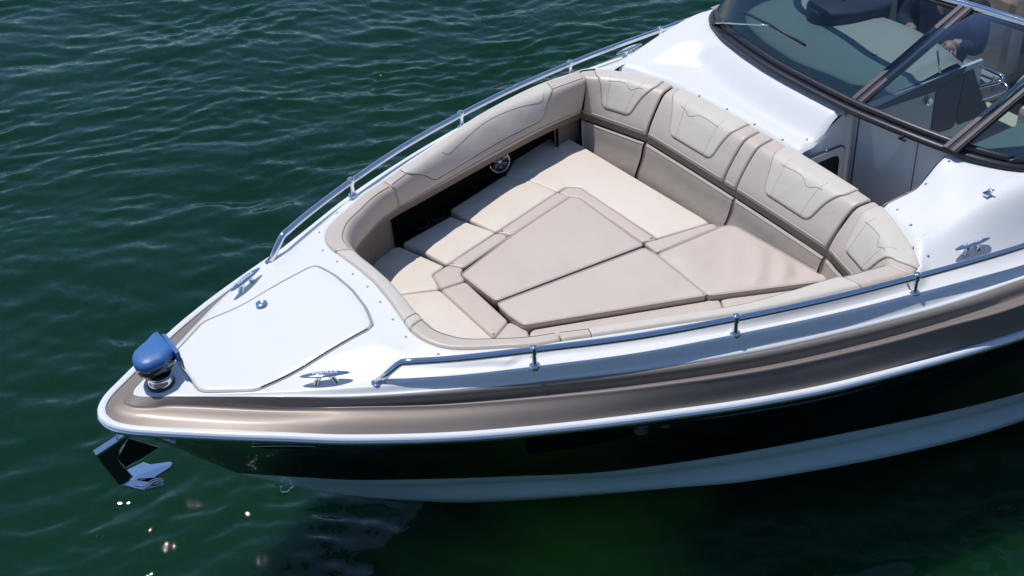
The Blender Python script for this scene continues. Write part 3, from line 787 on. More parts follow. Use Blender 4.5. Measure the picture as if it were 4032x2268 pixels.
# ------------------------------------------------------------------ cleats
TXT = text_mesh('FORMULA', .022); TXT.materials.clear(); TXT.materials.append(m_letter)
def cleat(a, b, sg):
    a, b = Vector(a), Vector(b); c = (a+b)/2; d = (b-a).normalized(); L = (b-a).length
    zb = zdk(c.x, c.y) if c.x > -2.2 else zdk(c.x, c.y)
    h = .042; up = Vector((0, 0, 1)); sd = up.cross(d).normalized()
    if c.x < -2.2: zb = zdk(c.x, c.y)
    c = Vector((c.x, c.y, zb)); rows = []
    for k in range(25):
        t = -1+2*k/24; wv = (.0155*(1-abs(t)**2.2)+.0045)*(1 if abs(t) < 1 else .2); hv = .0065*(1-.45*abs(t))
        if abs(t) > .99: wv *= .45; hv *= .5
        cc = c+d*(t*L/2)+up*(h-.003*t*t)
        rows.append([cc+sd*(wv*math.cos(2*math.pi*j/12))+up*(hv*math.sin(2*math.pi*j/12)) for j in range(12)])
    mb = MB(); mb.grid(rows, True, True); mb.add(rows[0], [list(range(12))]); mb.add(rows[-1], [list(range(12))])
    for s_ in (-1, 1):
        p0 = c+d*(s_*L*.165); leg = []
        for k in range(9):
            q = k/8; cc = p0+d*(s_*.004*(1-q))+d*(-s_*.012*sm(q))+up*(h*.95*q)
            ra = .0100+.006*(1-q)**3+.009*q**3; rb = .0120+.004*(1-q)**3
            leg.append([cc+d*(ra*math.cos(2*math.pi*j/12))+sd*(rb*math.sin(2*math.pi*j/12)) for j in range(12)])
        mb.grid(leg, True, True)
    mb.tube([c+d*(-L*.15)+up*(h*.86), c+up*(h*.93), c+d*(L*.15)+up*(h*.86)], [.008, .007, .008], 10)
    o = mb.build('mooring_cleat', m_steel, BOAT)
    t = bpy.data.objects.new('lettering', TXT); C.collection.objects.link(t); t.parent = o
    R3 = Matrix((-d if d.x > 0 else d, up.cross(-d if d.x > 0 else d), up)).transposed()
    t.matrix_local = Matrix.Translation(c+up*(h+.0072)) @ R3.to_4x4()
    return o
for sg in (1, -1):
    cleat((.257, .356*sg, 0), (.076, .451*sg, 0), sg)
    cleat((-2.49, 1.246*sg, 0), (-2.692, 1.27*sg, 0), sg)

# ------------------------------------------------------------------ docking lamp at the bow under its blue cover
LB = Vector((.715, 0, zdk(.715, 0)))
mb = MB(); mb.lathe([(.056, -.004), (.058, .006), (.052, .012), (.040, .013)], LB, (0, 0, 1), 28)
LAMP = mb.build('search_lamp', m_rubb, BOAT)
MB().lathe([(.050, .010), (.049, .020), (.043, .028), (.042, .04), (.048, .05), (.052, .056)], LB, (0, 0, 1), 28).build('lamp_pedestal', m_steel, LAMP)
zc = LB.z+.128
co_ = [(80, 620), (120, 520), (250, 400), (340, 330), (450, 200), (550, 130), (700, 290), (850, 475), (760, 570), (690, 660), (560, 720), (400, 790), (250, 800), (130, 740)]
ol = [at(*cL(x, y), zc) for x, y in co_]
ol2 = dense(roundpoly([(p.x, p.y) for p in ol], .012, 3), .008)
cen = Vector((sum(p.x for p in ol2)/len(ol2), sum(p.y for p in ol2)/len(ol2)))
def lampring(sc_, z): return [Vector((cen.x+(p.x-cen.x)*sc_, cen.y+(p.y-cen.y)*sc_, z)) for p in ol2]
mb = MB(); prs = [(1.0, zc-.016), (1.01, zc-.008), (.985, zc+.004), (.93, zc+.014), (.82, zc+.021), (.6, zc+.026), (.3, zc+.028), (.05, zc+.028)]
mb.grid([lampring(*q) for q in prs], True, True); mb.add(lampring(*prs[-1]), [list(range(len(ol2)))])
mb.build('lamp_cover', m_blue, LAMP)
mb = MB(); prs = [(.99, zc-.014), (.98, zc-.034), (.93, zc-.056), (.82, zc-.072), (.55, zc-.078)]
mb.grid([lampring(*q) for q in prs], True, True); mb.build('lamp_body', m_dsteel, LAMP)
bz = [at(*cL(x, y), zc+.006) for x, y in ((610, 155), (690, 150), (940, 470), (860, 500))]
mb = MB(); mb.prism(bz, (0, 0, -.05)); mb.build('lamp_bezel', m_blue, LAMP, bevel=.003)
bz2 = [at(*cL(x, y), zc-.02) for x, y in ((865, 500), (985, 590), (1000, 640), (870, 520))]
MB().prism(bz2, (0, 0, -.045)).build('lamp_lens_rim', m_steel, LAMP)

# bow eye, hull side lamp
bp_ = aty(1128, 1925, 0); 
mb = MB(); mb.tube([bp_+Vector((-.03, 0, .03)), bp_+Vector((-.035, 0, -.005)), bp_+Vector((0, 0, -.022)), bp_+Vector((.03, 0, -.004)), bp_+Vector((.022, 0, .03))], .0055, 8)
mb.build('bow_eye', m_steel, BOAT)
def prj(p):
    d = p-CAMP; q = d.dot(FF); return 2016+FPX*d.dot(RR)/q, 1134-FPX*d.dot(UU)/q
def hullpt(u, v):
    best = None
    for k in range(len(HR)-1):
        for i in range(1, NH-1):
            p = HR[k][i]; a, b = prj(p); e = (a-u)**2+(b-v)**2
            if best is None or e < best[0]: best = (e, k, i)
    _, k, i = best; t = (HR[k][i+1]-HR[k][i-1]).normalized(); w = (HR[k+1][i]-HR[k][i]).normalized(); n = w.cross(t).normalized()
    if n.y < 0: n = -n
    return HR[k][i], t, n
hp_, ht_, hn_ = hullpt(1120, 1764); hw_ = hn_.cross(ht_).normalized()
for sg in (1, -1):
    f_ = lambda v: Vector((v.x, v.y*sg, v.z))
    mb = MB(); rows = []
    for sc_, h in ((1, 0), (.97, .006), (.8, .010), (.4, .012), (.02, .0125)):
        rows.append([f_(hp_+ht_*(.13*sc_*math.cos(t))+hw_*(.022*sc_*math.sin(t)*(1+.35*math.cos(t)))+hn_*h) for t in [2*math.pi*k/36 for k in range(36)]])
    mb.grid(rows, True, True); mb.build('docking_light', m_dsteel, HULL)
    mb = MB(); mb.tube([f_(hp_+ht_*(.131*math.cos(t))+hw_*(.023*math.sin(t)*(1+.35*math.cos(t)))+hn_*.004) for t in [2*math.pi*k/36 for k in range(37)]], .0022, 6, False); mb.build('light_bezel', m_steel, HULL)

# ------------------------------------------------------------------ anchor, hung under the bow
ANC = empty('anchor', (.93, 0, .84)); tag(ANC, 'polished steel plough anchor hanging under the tip of the bow', 'anchor')
def ap(x, y, yy=0.): 
    p = aty(*cK(x, y), yy); return p
def child_local(o, parent): o.matrix_parent_inverse = parent.matrix_world.inverted()
sh = [ap(x, y, .009) for x, y in ((80, 410), (410, 180), (445, 215), (360, 330), (322, 430), (350, 500), (490, 645), (440, 705), (375, 742), (335, 745), (160, 520))]
o = MB().prism(sh, (0, -.018, 0)).build('shank', mat('shaded_anchor_steel', (.07, .08, .085), .2, metal=.7), ANC, bevel=.004); child_local(o, ANC)
o = MB().tube([p+Vector((0, .001, 0)) for p in sh]+[sh[0]+Vector((0, .001, 0))], .0028, 6, False).build('shank_edge', m_steel, ANC); child_local(o, ANC)
fk = [(410, 545), (600, 450), (680, 488), (900, 470), (945, 490), (925, 535), (790, 615), (735, 650), (770, 655), (850, 665), (845, 715), (620, 780), (575, 775), (375, 742), (430, 665)]
pk = [at(*cK(x, y), .765) for x, y in fk]
cx = sum(p.y for p in pk)/len(pk)
for p in pk: p.z += -.35*abs(p.y-cx)*0+.10*(p.x-.86)*0
mb = MB(); mb.prism([Vector((p.x, p.y, p.z-.16*abs(p.y-cx))) for p in pk], (0, 0, -.010)); o = mb.build('fluke', m_steel, ANC, bevel=.002); child_local(o, ANC)
rk = [ap(x, y, -.02) for x, y in ((445, 215), (785, 320), (600, 450), (410, 545), (345, 480), (325, 430))]
o = MB().prism(rk, (0, -.012, 0)).build('roller_cheek', m_dsteel, ANC, bevel=.002); child_local(o, ANC)
o = MB().tube(rk+[rk[0]], .0022, 6, False).build('cheek_edge', m_steel, ANC); child_local(o, ANC)

bar = [ap(x, y, .017) for x, y in ((78, 408), (425, 185), (432, 205), (90, 432))]
o = MB().prism(bar, (0, -.034, 0)).build('shank_flange', m_steel, ANC, bevel=.0015); child_local(o, ANC)
lip = [at(*cK(x, y), z_) for x, y, z_ in ((470, 742, .752), (580, 772, .752), (640, 770, .755), (710, 715, .765), (790, 682, .77), (850, 700, .765))]
o = MB().tube(path(lip, 24), [.004+.007*math.sin(math.pi*k/23) for k in range(24)], 8).build('fluke_lip', m_steel, ANC); child_local(o, ANC)
# bow roller that carries the anchor
mb = MB(); mb.lathe([(0, -.03), (.018, -.03), (.024, -.024), (.012, 0), (.024, .024), (.018, .03), (0, .03)], (.905, 0, 1.055), (0, 1, 0), 18).build('roller_wheel', m_rubb, BOAT)
pp = [aty(*cK(x, y), 0) for x, y in ((380, 215), (300, 260))]
ch = MB()
for k in range(4):
    c = Vector((.925-.028*k, 0, 1.015+.012*k)); a = Vector((.9, 0, -.35)).normalized(); b = Vector((0, 1, 0)) if k % 2 else Vector((.35, 0, .9)).normalized()
    ch.tube([c+a*.020*math.cos(t)+b*.011*math.sin(t) for t in np.linspace(0, 2*math.pi, 17)], .0038, 6, False)
o = ch.build('chain_end', m_steel, ANC); child_local(o, ANC)

# ------------------------------------------------------------------ windscreen
WTc = V((-3.27, 0, 1.875), (-3.29, .25, 1.875), (-3.335, .45, 1.872), (-3.375, .67, 1.87), (-3.42, .90, 1.862), (-3.50, 1.02, 1.85), (-3.62, 1.10, 1.83), (-3.80, 1.16, 1.81), (-4.1, 1.20, 1.78), (-4.5, 1.24, 1.74), (-4.9, 1.27, 1.70))
def wbase(v): return cat(WBc, v)
def wtop(v): return cat(WTc, v)
def W2(y, top):   # point at signed y
    T = WTc if top else WBc
    fine = path(T[:7], 200); a = abs(y)
    p = min(fine, key=lambda q: abs(q.y-a)); return Vector((p.x, y, p.z))
wsb = [p+Vector((0, 0, .02)) for p in WB]
FB = full(wsb)
mb = MB(); mb.tube(FB, .023, 10, True, .8)
WS = mb.build('windscreen_frame', m_frame, BOAT)
mb = MB(); mb.tube([p+Vector((-.032 if abs(p.y) < 1.05 else -.0, -.03*(1 if p.y > 0 else -1) if abs(p.y) > 1.05 else 0, .026)) for p in FB], .020, 10, True, 1.0)
mb.build('glazing_bead', m_frame, WS)
top = path(WTc, 120); FT = full(top)
mb = MB(); mb.tube(FT, .019, 12); mb.build('top_rail', m_steel, WS)
mb = MB(); mb.tube([p+Vector((.012, 0, -.026)) for p in FT], .012, 8); mb.build('top_gasket', m_rubb, WS)
# posts
PF = (Vector((-2.845, .255, 1.39)), Vector((-3.352, .455, 1.872)))
PN = (Vector((-2.90, .83, 1.385)), Vector((-3.42, 1.012, 1.862)))
for a_, b_ in (PF, PN):
    d = (b_-a_).normalized(); sd_ = Vector((-.12, 1, 0)).normalized(); nn = d.cross(sd_).normalized()
    if nn.x < 0: nn = -nn
    for o1, wd1, hh, mm, nm in ((0, .078, .024, m_rubb, 'post'), (-.024, .026, .034, m_framel, 'post_trim'), (.018, .022, .034, m_framel, 'post_trim')):
        aa, bb2 = a_+sd_*o1, b_+sd_*o1
        if nm == 'post_trim': bb2 = aa.lerp(bb2, .975)
        vs_ = []
        for q in (aa+nn*.026, bb2+nn*.010):
            for i, j in ((-1, -1), (1, -1), (1, 1), (-1, 1)): vs_.append(q+sd_*(i*wd1/2)+nn*(j*hh/2))
        mb = MB(); mb.add(vs_, [[0, 1, 2, 3], [4, 7, 6, 5], [0, 4, 5, 1], [1, 5, 6, 2], [2, 6, 7, 3], [3, 7, 4, 0]], False)
        mb.build(nm, mm, WS, bevel=.003)
# glass: starboard, centre, port
def pane(fb, ft, name='glass_pane'):
    n = len(fb); mb = MB(); mb.grid([[a.lerp(b, q)+Vector((.03*math.sin(math.pi*q), 0, .03*math.sin(math.pi*q))) for a, b in zip(fb, ft)] for q in np.linspace(0, 1, 8)])
    return mb.build(name, m_glass, WS)
vb = np.linspace(0, 9.9, 60)
sbB = [Vector((p.x, -p.y, p.z+.02)) for p in [wbase(v) for v in vb]][::-1]; sbT = [Vector((p.x, -p.y, p.z)) for p in [wtop(v) for v in vb]][::-1]
eb = [Vector((-2.795, 0, 1.41)).lerp(PF[0], k/6) for k in range(1, 7)]; et = [Vector((-3.27, 0, 1.875)).lerp(PF[1], k/6) for k in range(1, 7)]
pane(sbB+eb, sbT+et)
pane([PF[0].lerp(PN[0], k/10)+Vector((.018*math.sin(math.pi*k/10), 0, .01)) for k in range(11)], [PF[1].lerp(PN[1], k/10)+Vector((.012*math.sin(math.pi*k/10), 0, 0)) for k in range(11)])
vb = np.linspace(4.0, 9.9, 40)
pane([PN[0]]+[wbase(v)+Vector((0, 0, .02)) for v in vb if wbase(v).y > .86], [PN[1]]+[wtop(v) for v in vb if wbase(v).y > .86])
# wiper
wp = [at(*cW(-210, 330), 1.42), at(*cW(330, 345), 1.50), at(*cW(820, 372), 1.60)]
WI = MB().tube([at(*c5(185, 195), 1.33), at(*c5(200, 170), 1.40), at(*c5(300, 172), 1.46)], [.010, .013, .009], 8).build('wiper', m_rubb, BOAT)
MB().tube([at(*c5(230, 172), 1.45), at(*c5(370, 180), 1.50), at(*c5(630, 192), 1.60)], .0048, 6).build('wiper_arm', m_steel, WI)
def on_glass(u, v):
    # intersect the view ray with the starboard pane (marching)
    d = ray(u, v); best = None
    for k in range(400):
        t = 5+k*.01; p = CAMP+d*t; q = (p.z-1.40)/.47
        if q < 0: break
        a_, b_ = W2(max(-1., min(.3, p.y)), False), W2(max(-1., min(.3, p.y)), True)
        x = a_.x+(b_.x-a_.x)*q
        if p.x < x: best = p; break
    return best or p
w0, w1 = on_glass(*cW(520, 250)), on_glass(*cW(1395, 725))
nz = Vector((.03, 0, .04))
MB().tube([w0+nz, w0.lerp(w1, .5)+nz*1.4, w1+nz], .0075, 6).build('wiper_blade', m_rubb, WI)

# hinge tab on the centre pane, latch on the port deck
tb = at(*c5(1640, 1045), 1.40); MB().box(tb, (.03, .012, .012)).box(tb+Vector((0, .014, -.006)), (.012, .03, .01)).build('hinge_tab', m_frame, WS)
lk = at(*c6(1835, 550), zdk(-2.8, 1.15)+.01)
mb = MB(); mb.box((lk.x, lk.y, lk.z+.004), (.035, .028, .012)); mb.box((lk.x-.01, lk.y+.006, lk.z+.016), (.018, .016, .018)); mb.tube([(lk.x, lk.y, lk.z+.02), (lk.x-.02, lk.y+.02, lk.z+.026)], .004, 8)
mb.build('screen_latch', m_steel, BOAT, bevel=.001)

# ------------------------------------------------------------------ console, walk-through and cockpit
def quad(name, P, m, th=(0, -.01, 0), parent=BOAT, bevel=0):
    return MB().prism([Vector(p) for p in P], th).build(name, m, parent, bevel=bevel)
cons = [(-2.60, .16, .4), (-2.60, .16, 1.225), (-2.64, .225, 1.235), (-2.72, .235, 1.31), (-2.86, .245, 1.375), (-2.86, .245, .4)]
mb = MB()
topc = V((-2.565, -.05, 1.215), (-2.572, .10, 1.222), (-2.60, .175, 1.228), (-2.655, .204, 1.258), (-2.72, .209, 1.30), (-2.80, .211, 1.345), (-2.87, .211, 1.375), (-2.95, .211, 1.375))
tp = path(topc, 30)
for p in tp: p.z = min(p.z, zdk(p.x, .19)-.006) if p.x < -2.6 else p.z
mb.grid([[Vector((p.x+.0, p.y+.002, p.z-.003)) for p in tp], [Vector((p.x, p.y+.012, p.z-.02)) for p in tp], [Vector((p.x, p.y+.018, p.z-.06)) for p in tp], [Vector((p.x, p.y+.018, .4)) for p in tp]])
CON = mb.build('console_side', m_gel, BOAT)
def rr_poly(x0, x1, z0, z1, r, y): 
    P = roundpoly([(x0, z0), (x1, z0), (x1, z1), (x0, z1)], r, 5); return [Vector((p.x, y, p.y)) for p in P]
for x0, x1, z0, z1, y, m, nm in ((-2.835, -2.45, .80, 1.19, .240, m_navy, 'hatch_gasket'), (-2.83, -2.45, .80, 1.185, .243, m_gel, 'hatch_frame'), (-2.795, -2.45, .80, 1.145, .246, m_win, 'smoked_window')):
    quad(nm, rr_poly(x0, x1, z0, z1, .045, y), m, (0, -.004, 0), CON)
# walk-through door across the opening
quad('walk_through_door', [(-2.875, .262, .45), (-2.905, .81, .45), (-2.905, .81, 1.365), (-2.875, .262, 1.375)], m_grey, (-.02, 0, 0))
for ya in (.268, .635): 
    quad('door_joint', [(-2.872-.055*(ya-.262), ya, .45), (-2.872-.055*(ya-.262), ya+.006 if ya < .3 else ya+.003, .45), (-2.872-.055*(ya-.262), ya+.006 if ya < .3 else ya+.003, 1.36), (-2.872-.055*(ya-.262), ya, 1.36)], m_navy, (-.004, 0, 0))
tp2 = path(V((-2.51, .80, 1.20), (-2.60, .80, 1.21), (-2.72, .80, 1.27), (-2.80, .80, 1.34), (-2.90, .80, 1.375)), 20)
MB().grid([[Vector((p.x, .806, zdk(p.x, .81)-.004)) for p in tp2], [Vector((p.x, .795, zdk(p.x, .81)-.03)) for p in tp2], [Vector((p.x, .795, .4)) for p in tp2]]).build('passenger_console_side', m_gel, BOAT)
MB().box((-2.75, .52, .42), (.5, .56, .04)).build('walk_through_floor', m_brown, BOAT)

# cockpit behind the windscreen
MB().box((-3.9, 0, .45), (2.0, 2.9, .04)).build('cockpit_sole', m_seat, BOAT)
for sg in (1, -1):
    MB().grid([[Vector((x, sg*(wby(x)-.02), 1.30)) for x in np.linspace(-3.1, -4.88, 20)], [Vector((x, sg*(wby(x)-.06), .46)) for x in np.linspace(-3.1, -4.88, 20)]]).build('cockpit_side', m_seat, BOAT)
# starboard dash: top skin from the screen base aft, curved brow
ys = np.linspace(-1.16, .235, 50)
rows = []
for q in np.linspace(0, 1, 16):
    r = []
    for y in ys:
        x0 = wbx(min(1.1, abs(y)))-.02; x1 = -3.72-.12*math.sin((y+1.16)/1.4*math.pi)
        x = x0+(x1-x0)*q
        z = 1.375+.02*sm(q*2)+.055*math.exp(-(((y+.05)/.42)**2+((x+3.62)/.22)**2))-.09*sm((q-.85)/.15)
        if abs(y-.235) < .03: z -= .02
        r.append(Vector((x, y, z)))
    rows.append(r)
DASH = MB().grid(rows).build('helm_dash', m_dash, BOAT)
MB().grid([[Vector((-3.72-.12*math.sin((y+1.16)/1.4*math.pi), y, 1.33)) for y in ys], [Vector((-3.66, y, .46)) for y in ys]]).build('helm_fascia', m_navy, DASH)
# instrument brow: oval pod
pod = dense(roundpoly([(p.x, p.y) for p in [at(*cW(*q), 1.47) for q in ((1355, 60), (1400, 150), (1600, 215), (2100, 195), (2560, 90), (2600, -60), (2000, -160), (1400, -60))]], .08, 5), .03)
pc = Vector((sum(p.x for p in pod)/len(pod), sum(p.y for p in pod)/len(pod)))
mb = MB(); mb.grid([[Vector((pc.x+(p.x-pc.x)*s_, pc.y+(p.y-pc.y)*s_, z)) for p in pod] for s_, z in ((1.0, 1.38), (1.0, 1.455), (.97, 1.468), (.9, 1.475), (.05, 1.485))], True, True)
mb.build('instrument_pod', m_navy, DASH)
# smooth rim line of the second brow
rim = [at(*cA(x, y), 1.42) for x, y in ((250, 480), (350, 540), (560, 580), (760, 630), (940, 700), (1060, 770))]
MB().tube(path(rim, 24), .010, 8).build('brow_rim', m_navy, DASH)
for P in ([(0, 745), (200, 600), (400, 550)], [(0, 930), (200, 925), (500, 960), (700, 1000)]):
    MB().tube(path([at(*cA(x, y), 1.405) for x, y in P], 16), .004, 6).build('dash_seam', m_navy, DASH)
# console inner side, seen through the centre pane
yc = .245
def cb(P, y=yc): return [aty(*cB(*q), y) for q in P]
q0 = cb([(180, 950), (1160, 600), (1640, 300), (2060, 300), (2060, 1600), (180, 1600)])
CI = MB().prism([Vector((-2.9, yc, 1.37)), Vector((-3.8, yc, 1.37)), Vector((-3.8, yc, .45)), Vector((-2.9, yc, .45))], (0, -.02, 0)).build('console_inner_side', m_gel, BOAT)
quad('navy_band', cb([(150, 930), (1640, 240), (1600, 330), (1160, 640), (200, 960)], yc+.004), m_navy, (0, -.003, 0), CI)
quad('navy_door', cb([(1160, 635), (1595, 350), (1440, 1180), (1380, 1240), (1140, 1315), (1075, 1260)], yc+.005), m_navy, (0, -.004, 0), CI)
quad('navy_door', cb([(1615, 350), (1750, 300), (1840, 600), (2000, 980), (1500, 1175), (1465, 1130)], yc+.005), m_navy, (0, -.004, 0), CI)
hd = cb([(1040, 800)], yc+.01)[0]
MB().lathe([(0, .004), (.012, .003), (.02, .008), (.026, .002)], hd, (0, 1, 0), 20).build('door_latch', m_steel, CI)
MB().tube(cb([(1175, 0), (1190, 200), (1210, 350)], yc+.03), .006, 8).build('grab_bar', m_steel, CI)
# companion grab rail
gr = [at(*cB(*q), z) for q, z in (((1640, 130), 1.36), ((1900, 260), 1.36), ((2160, 385), 1.36), ((2215, 440), 1.35), ((2160, 490), 1.34), ((1820, 580), 1.30))]
GR = MB().tube(path(gr, 30), .009, 8).build('companion_rail', m_steel, BOAT)
gr = [at(*cB(*q), z) for q, z in (((1780, 350), 1.20), ((2000, 430), 1.20), ((2240, 530), 1.20), ((2270, 590), 1.19), ((2200, 650), 1.18), ((1860, 770), 1.15))]
MB().tube(path(gr, 30), .008, 8).build('lower_bar', m_steel, GR)
MB().tube([at(*cB(2060, 430), 1.33), at(*cB(2040, 620), 1.17)], .008, 8).build('bracket', m_steel, GR)
# port dash
ys = np.linspace(.83, 1.2, 16)
MB().grid([[Vector((wbx(min(1.1, y))-.02+(-3.55-wbx(min(1.1, y)))*q, y, 1.375+.01*q)) for y in ys] for q in np.linspace(0, 1, 6)]).build('passenger_dash', m_dash, BOAT)
MB().prism(V((-2.95, .83, 1.36), (-3.6, .83, 1.36), (-3.6, .83, .45), (-2.95, .83, .45)), (0, .02, 0)).build('passenger_console_inner', m_navy, BOAT)
# helm seats
def seat(x, y, m):
    mb = MB(); mb.box((x, y, .82), (.50, .52, .16)); o = mb.build('helm_seat', m, BOAT, bevel=.04)
    MB().box((x-.27, y, 1.12), (.14, .50, .52)).build('seat_back', m, o, bevel=.05)
    MB().lathe([(.10, .46), (.06, .50), (.06, .76)], (x, y, 0), (0, 0, 1), 16).build('seat_pedestal', m_steel, o)
seat(-4.35, -.40, m_panel); seat(-4.55, .42, m_seat)
# steering wheel
sw = Vector((-3.86, -.36, 1.22)); ax = Vector((-.85, 0, .5)).normalized(); a = ax.orthogonal().normalized(); b = ax.cross(a)
rg = [sw+a*.17*math.cos(2*math.pi*k/32)+b*.17*math.sin(2*math.pi*k/32) for k in range(33)]
SW = MB().tube(rg, .013, 8, False).build('steering_wheel', m_rubb, BOAT)
mb = MB()
for k in range(3):
    t = k*2.094+.5; mb.tube([sw, sw+(a*math.cos(t)+b*math.sin(t))*.17], .007, 6)
mb.build('wheel_spokes', m_steel, SW)
# aft bench and brown planked hatch at the far right
zz = 1.05
P4 = [at(*cA(*q), zz) for q in ((1900, -60), (1890, 20), (1985, 90), (2700, 380), (2700, -60))]
mb = MB().prism(P4, (0, 0, -.5)); BN = mb.build('aft_lounge', m_seat, BOAT, bevel=.01)
for y0, y1 in ((-60, 30), (38, 100), (108, 180), (188, 262)):
    Q = [at(*cA(2000, y0+(0)), zz+.012), at(*cA(2000, y1-60 if False else y1-(y1-y0)*.0), zz+.012), at(*cA(2720, y1+100), zz+.012), at(*cA(2720, y0+100), zz+.012)]
    MB().prism(Q, (0, 0, -.02)).build('plank', m_teak, BN, bevel=.003)
Q = [at(*cA(*q), zz+.012) for q in ((1800, -40), (1880, -40), (1880, 60), (1810, 30))]
MB().prism(Q, (0, 0, -.1)).build('red_pad', m_red, BN, bevel=.004)

# ------------------------------------------------------------------ person at the helm
def skin_obj(name, verts, edges, radii, m, parent=None, root=0, sub=1):
    me = bpy.data.meshes.new(name); me.from_pydata([tuple(v) for v in verts], edges, []); o = bpy.data.objects.new(name, me); C.collection.objects.link(o)
    md = o.modifiers.new('s', 'SKIN'); sv = me.skin_vertices[0].data
    for i, r in enumerate(radii): sv[i].radius = (r, r) if not isinstance(r, tuple) else r
    sv[root].use_root = True
    o.modifiers.new('d', 'SUBSURF').levels = sub; o.modifiers['d'].render_levels = sub
    C.view_layer.update(); me2 = bpy.data.meshes.new_from_object(o.evaluated_get(C.evaluated_depsgraph_get()))
    o.modifiers.clear(); o.data = me2; me2.materials.clear(); me2.materials.append(m); me2.polygons.foreach_set('use_smooth', [True]*len(me2.polygons))
    if parent: o.parent = parent
    return o
def person():
    h1 = at(*cA(1330, 700), 1.22); h2 = Vector((-3.84, -.28, 1.34))
    V_ = V((-4.30, -.36, .95), (-4.28, -.36, 1.15), (-4.24, -.36, 1.36), (-4.22, -.36, 1.45), (-4.20, -.36, 1.55),      # pelvis..neck, head base
           (-4.24, -.17, 1.42), (-4.16, -.06, 1.20), h1, (-4.24, -.55, 1.42), (-4.12, -.60, 1.20), h2,
           (-4.10, -.26, .94), (-3.92, -.24, .92), (-3.88, -.24, .60), (-4.10, -.46, .94), (-3.92, -.48, .92), (-3.88, -.48, .60),
           (-4.19, -.36, 1.66))
    E = [(0, 1), (1, 2), (2, 3), (3, 4), (2, 5), (5, 6), (6, 7), (2, 8), (8, 9), (9, 10), (0, 11), (11, 12), (12, 13), (0, 14), (14, 15), (15, 16), (4, 17)]
    Rr = [.15, .145, .13, .06, .075, .065, .045, .028, .065, .045, .028, .09, .065, .045, .09, .065, .045, .095]
    body = skin_obj('person', V_, E, Rr, m_skin)
    tag(body, 'person in navy clothes sitting at the helm behind the tinted windscreen', 'person')
    cl = [0, 1, 2, 5, 6, 8, 9, 11, 12, 13, 14, 15, 16]
    mp = {k: i for i, k in enumerate(cl)}
    vv = [V_[k] for k in cl]; ee = [(mp[a_], mp[b_]) for a_, b_ in E if a_ in mp and b_ in mp]
    n = len(vv); vv += [V_[6].lerp(V_[7], .75), V_[9].lerp(V_[10], .75)]; ee += [(mp[6], n), (mp[9], n+1)]
    skin_obj('clothing', vv, ee, [Rr[k]*1.10+.008 for k in cl]+[.042, .042], m_cloth, body)
    for h, f in ((h1, Vector((.6, .5, -.2))), (h2, Vector((.7, .2, -.3)))):
        f.normalize(); s = Vector((0, 0, 1)).cross(f).normalized(); up = f.cross(s)
        vs_ = [h, h+f*.03, h+f*.07]; es = [(0, 1), (1, 2)]; rs = [.026, .034, .034]
        for k in range(4):
            b0 = len(vs_); o_ = s*(-.03+.02*k)
            vs_ += [h+f*.075+o_, h+f*(.10+.004*(k % 3))+o_-up*.008, h+f*(.108)+o_-up*.034, h+f*.085+o_-up*.045]
            es += [(2, b0), (b0, b0+1), (b0+1, b0+2), (b0+2, b0+3)]; rs += [.010, .0095, .009, .008]
        b0 = len(vs_); vs_ += [h+f*.035-s*.04, h+f*.06-s*.05-up*.012, h+f*.085-s*.045-up*.025]; es += [(1, b0), (b0, b0+1), (b0+1, b0+2)]; rs += [.012, .0105, .009]
        skin_obj('hand', vs_, es, rs, m_skin, body)
    hd_ = Vector((-4.17, -.36, 1.66))
    mb = MB(); rows = []
    for i in range(9):
        ph = math.pi*i/16; rows.append([hd_+Vector((.108*math.sin(ph)*math.cos(t)-.015, .095*math.sin(ph)*math.sin(t), .125*math.cos(ph)+.01)) for t in [2*math.pi*k/20 for k in range(20)]])
    mb.grid(rows, True, True); mb.build('hair', m_hair, body)
    mb = MB(); mb.lathe([(0, .018), (.010, .008), (.013, 0)], hd_+Vector((.092, 0, -.01)), (1, 0, -.3), 10); mb.build('nose', m_skin, body)
person()

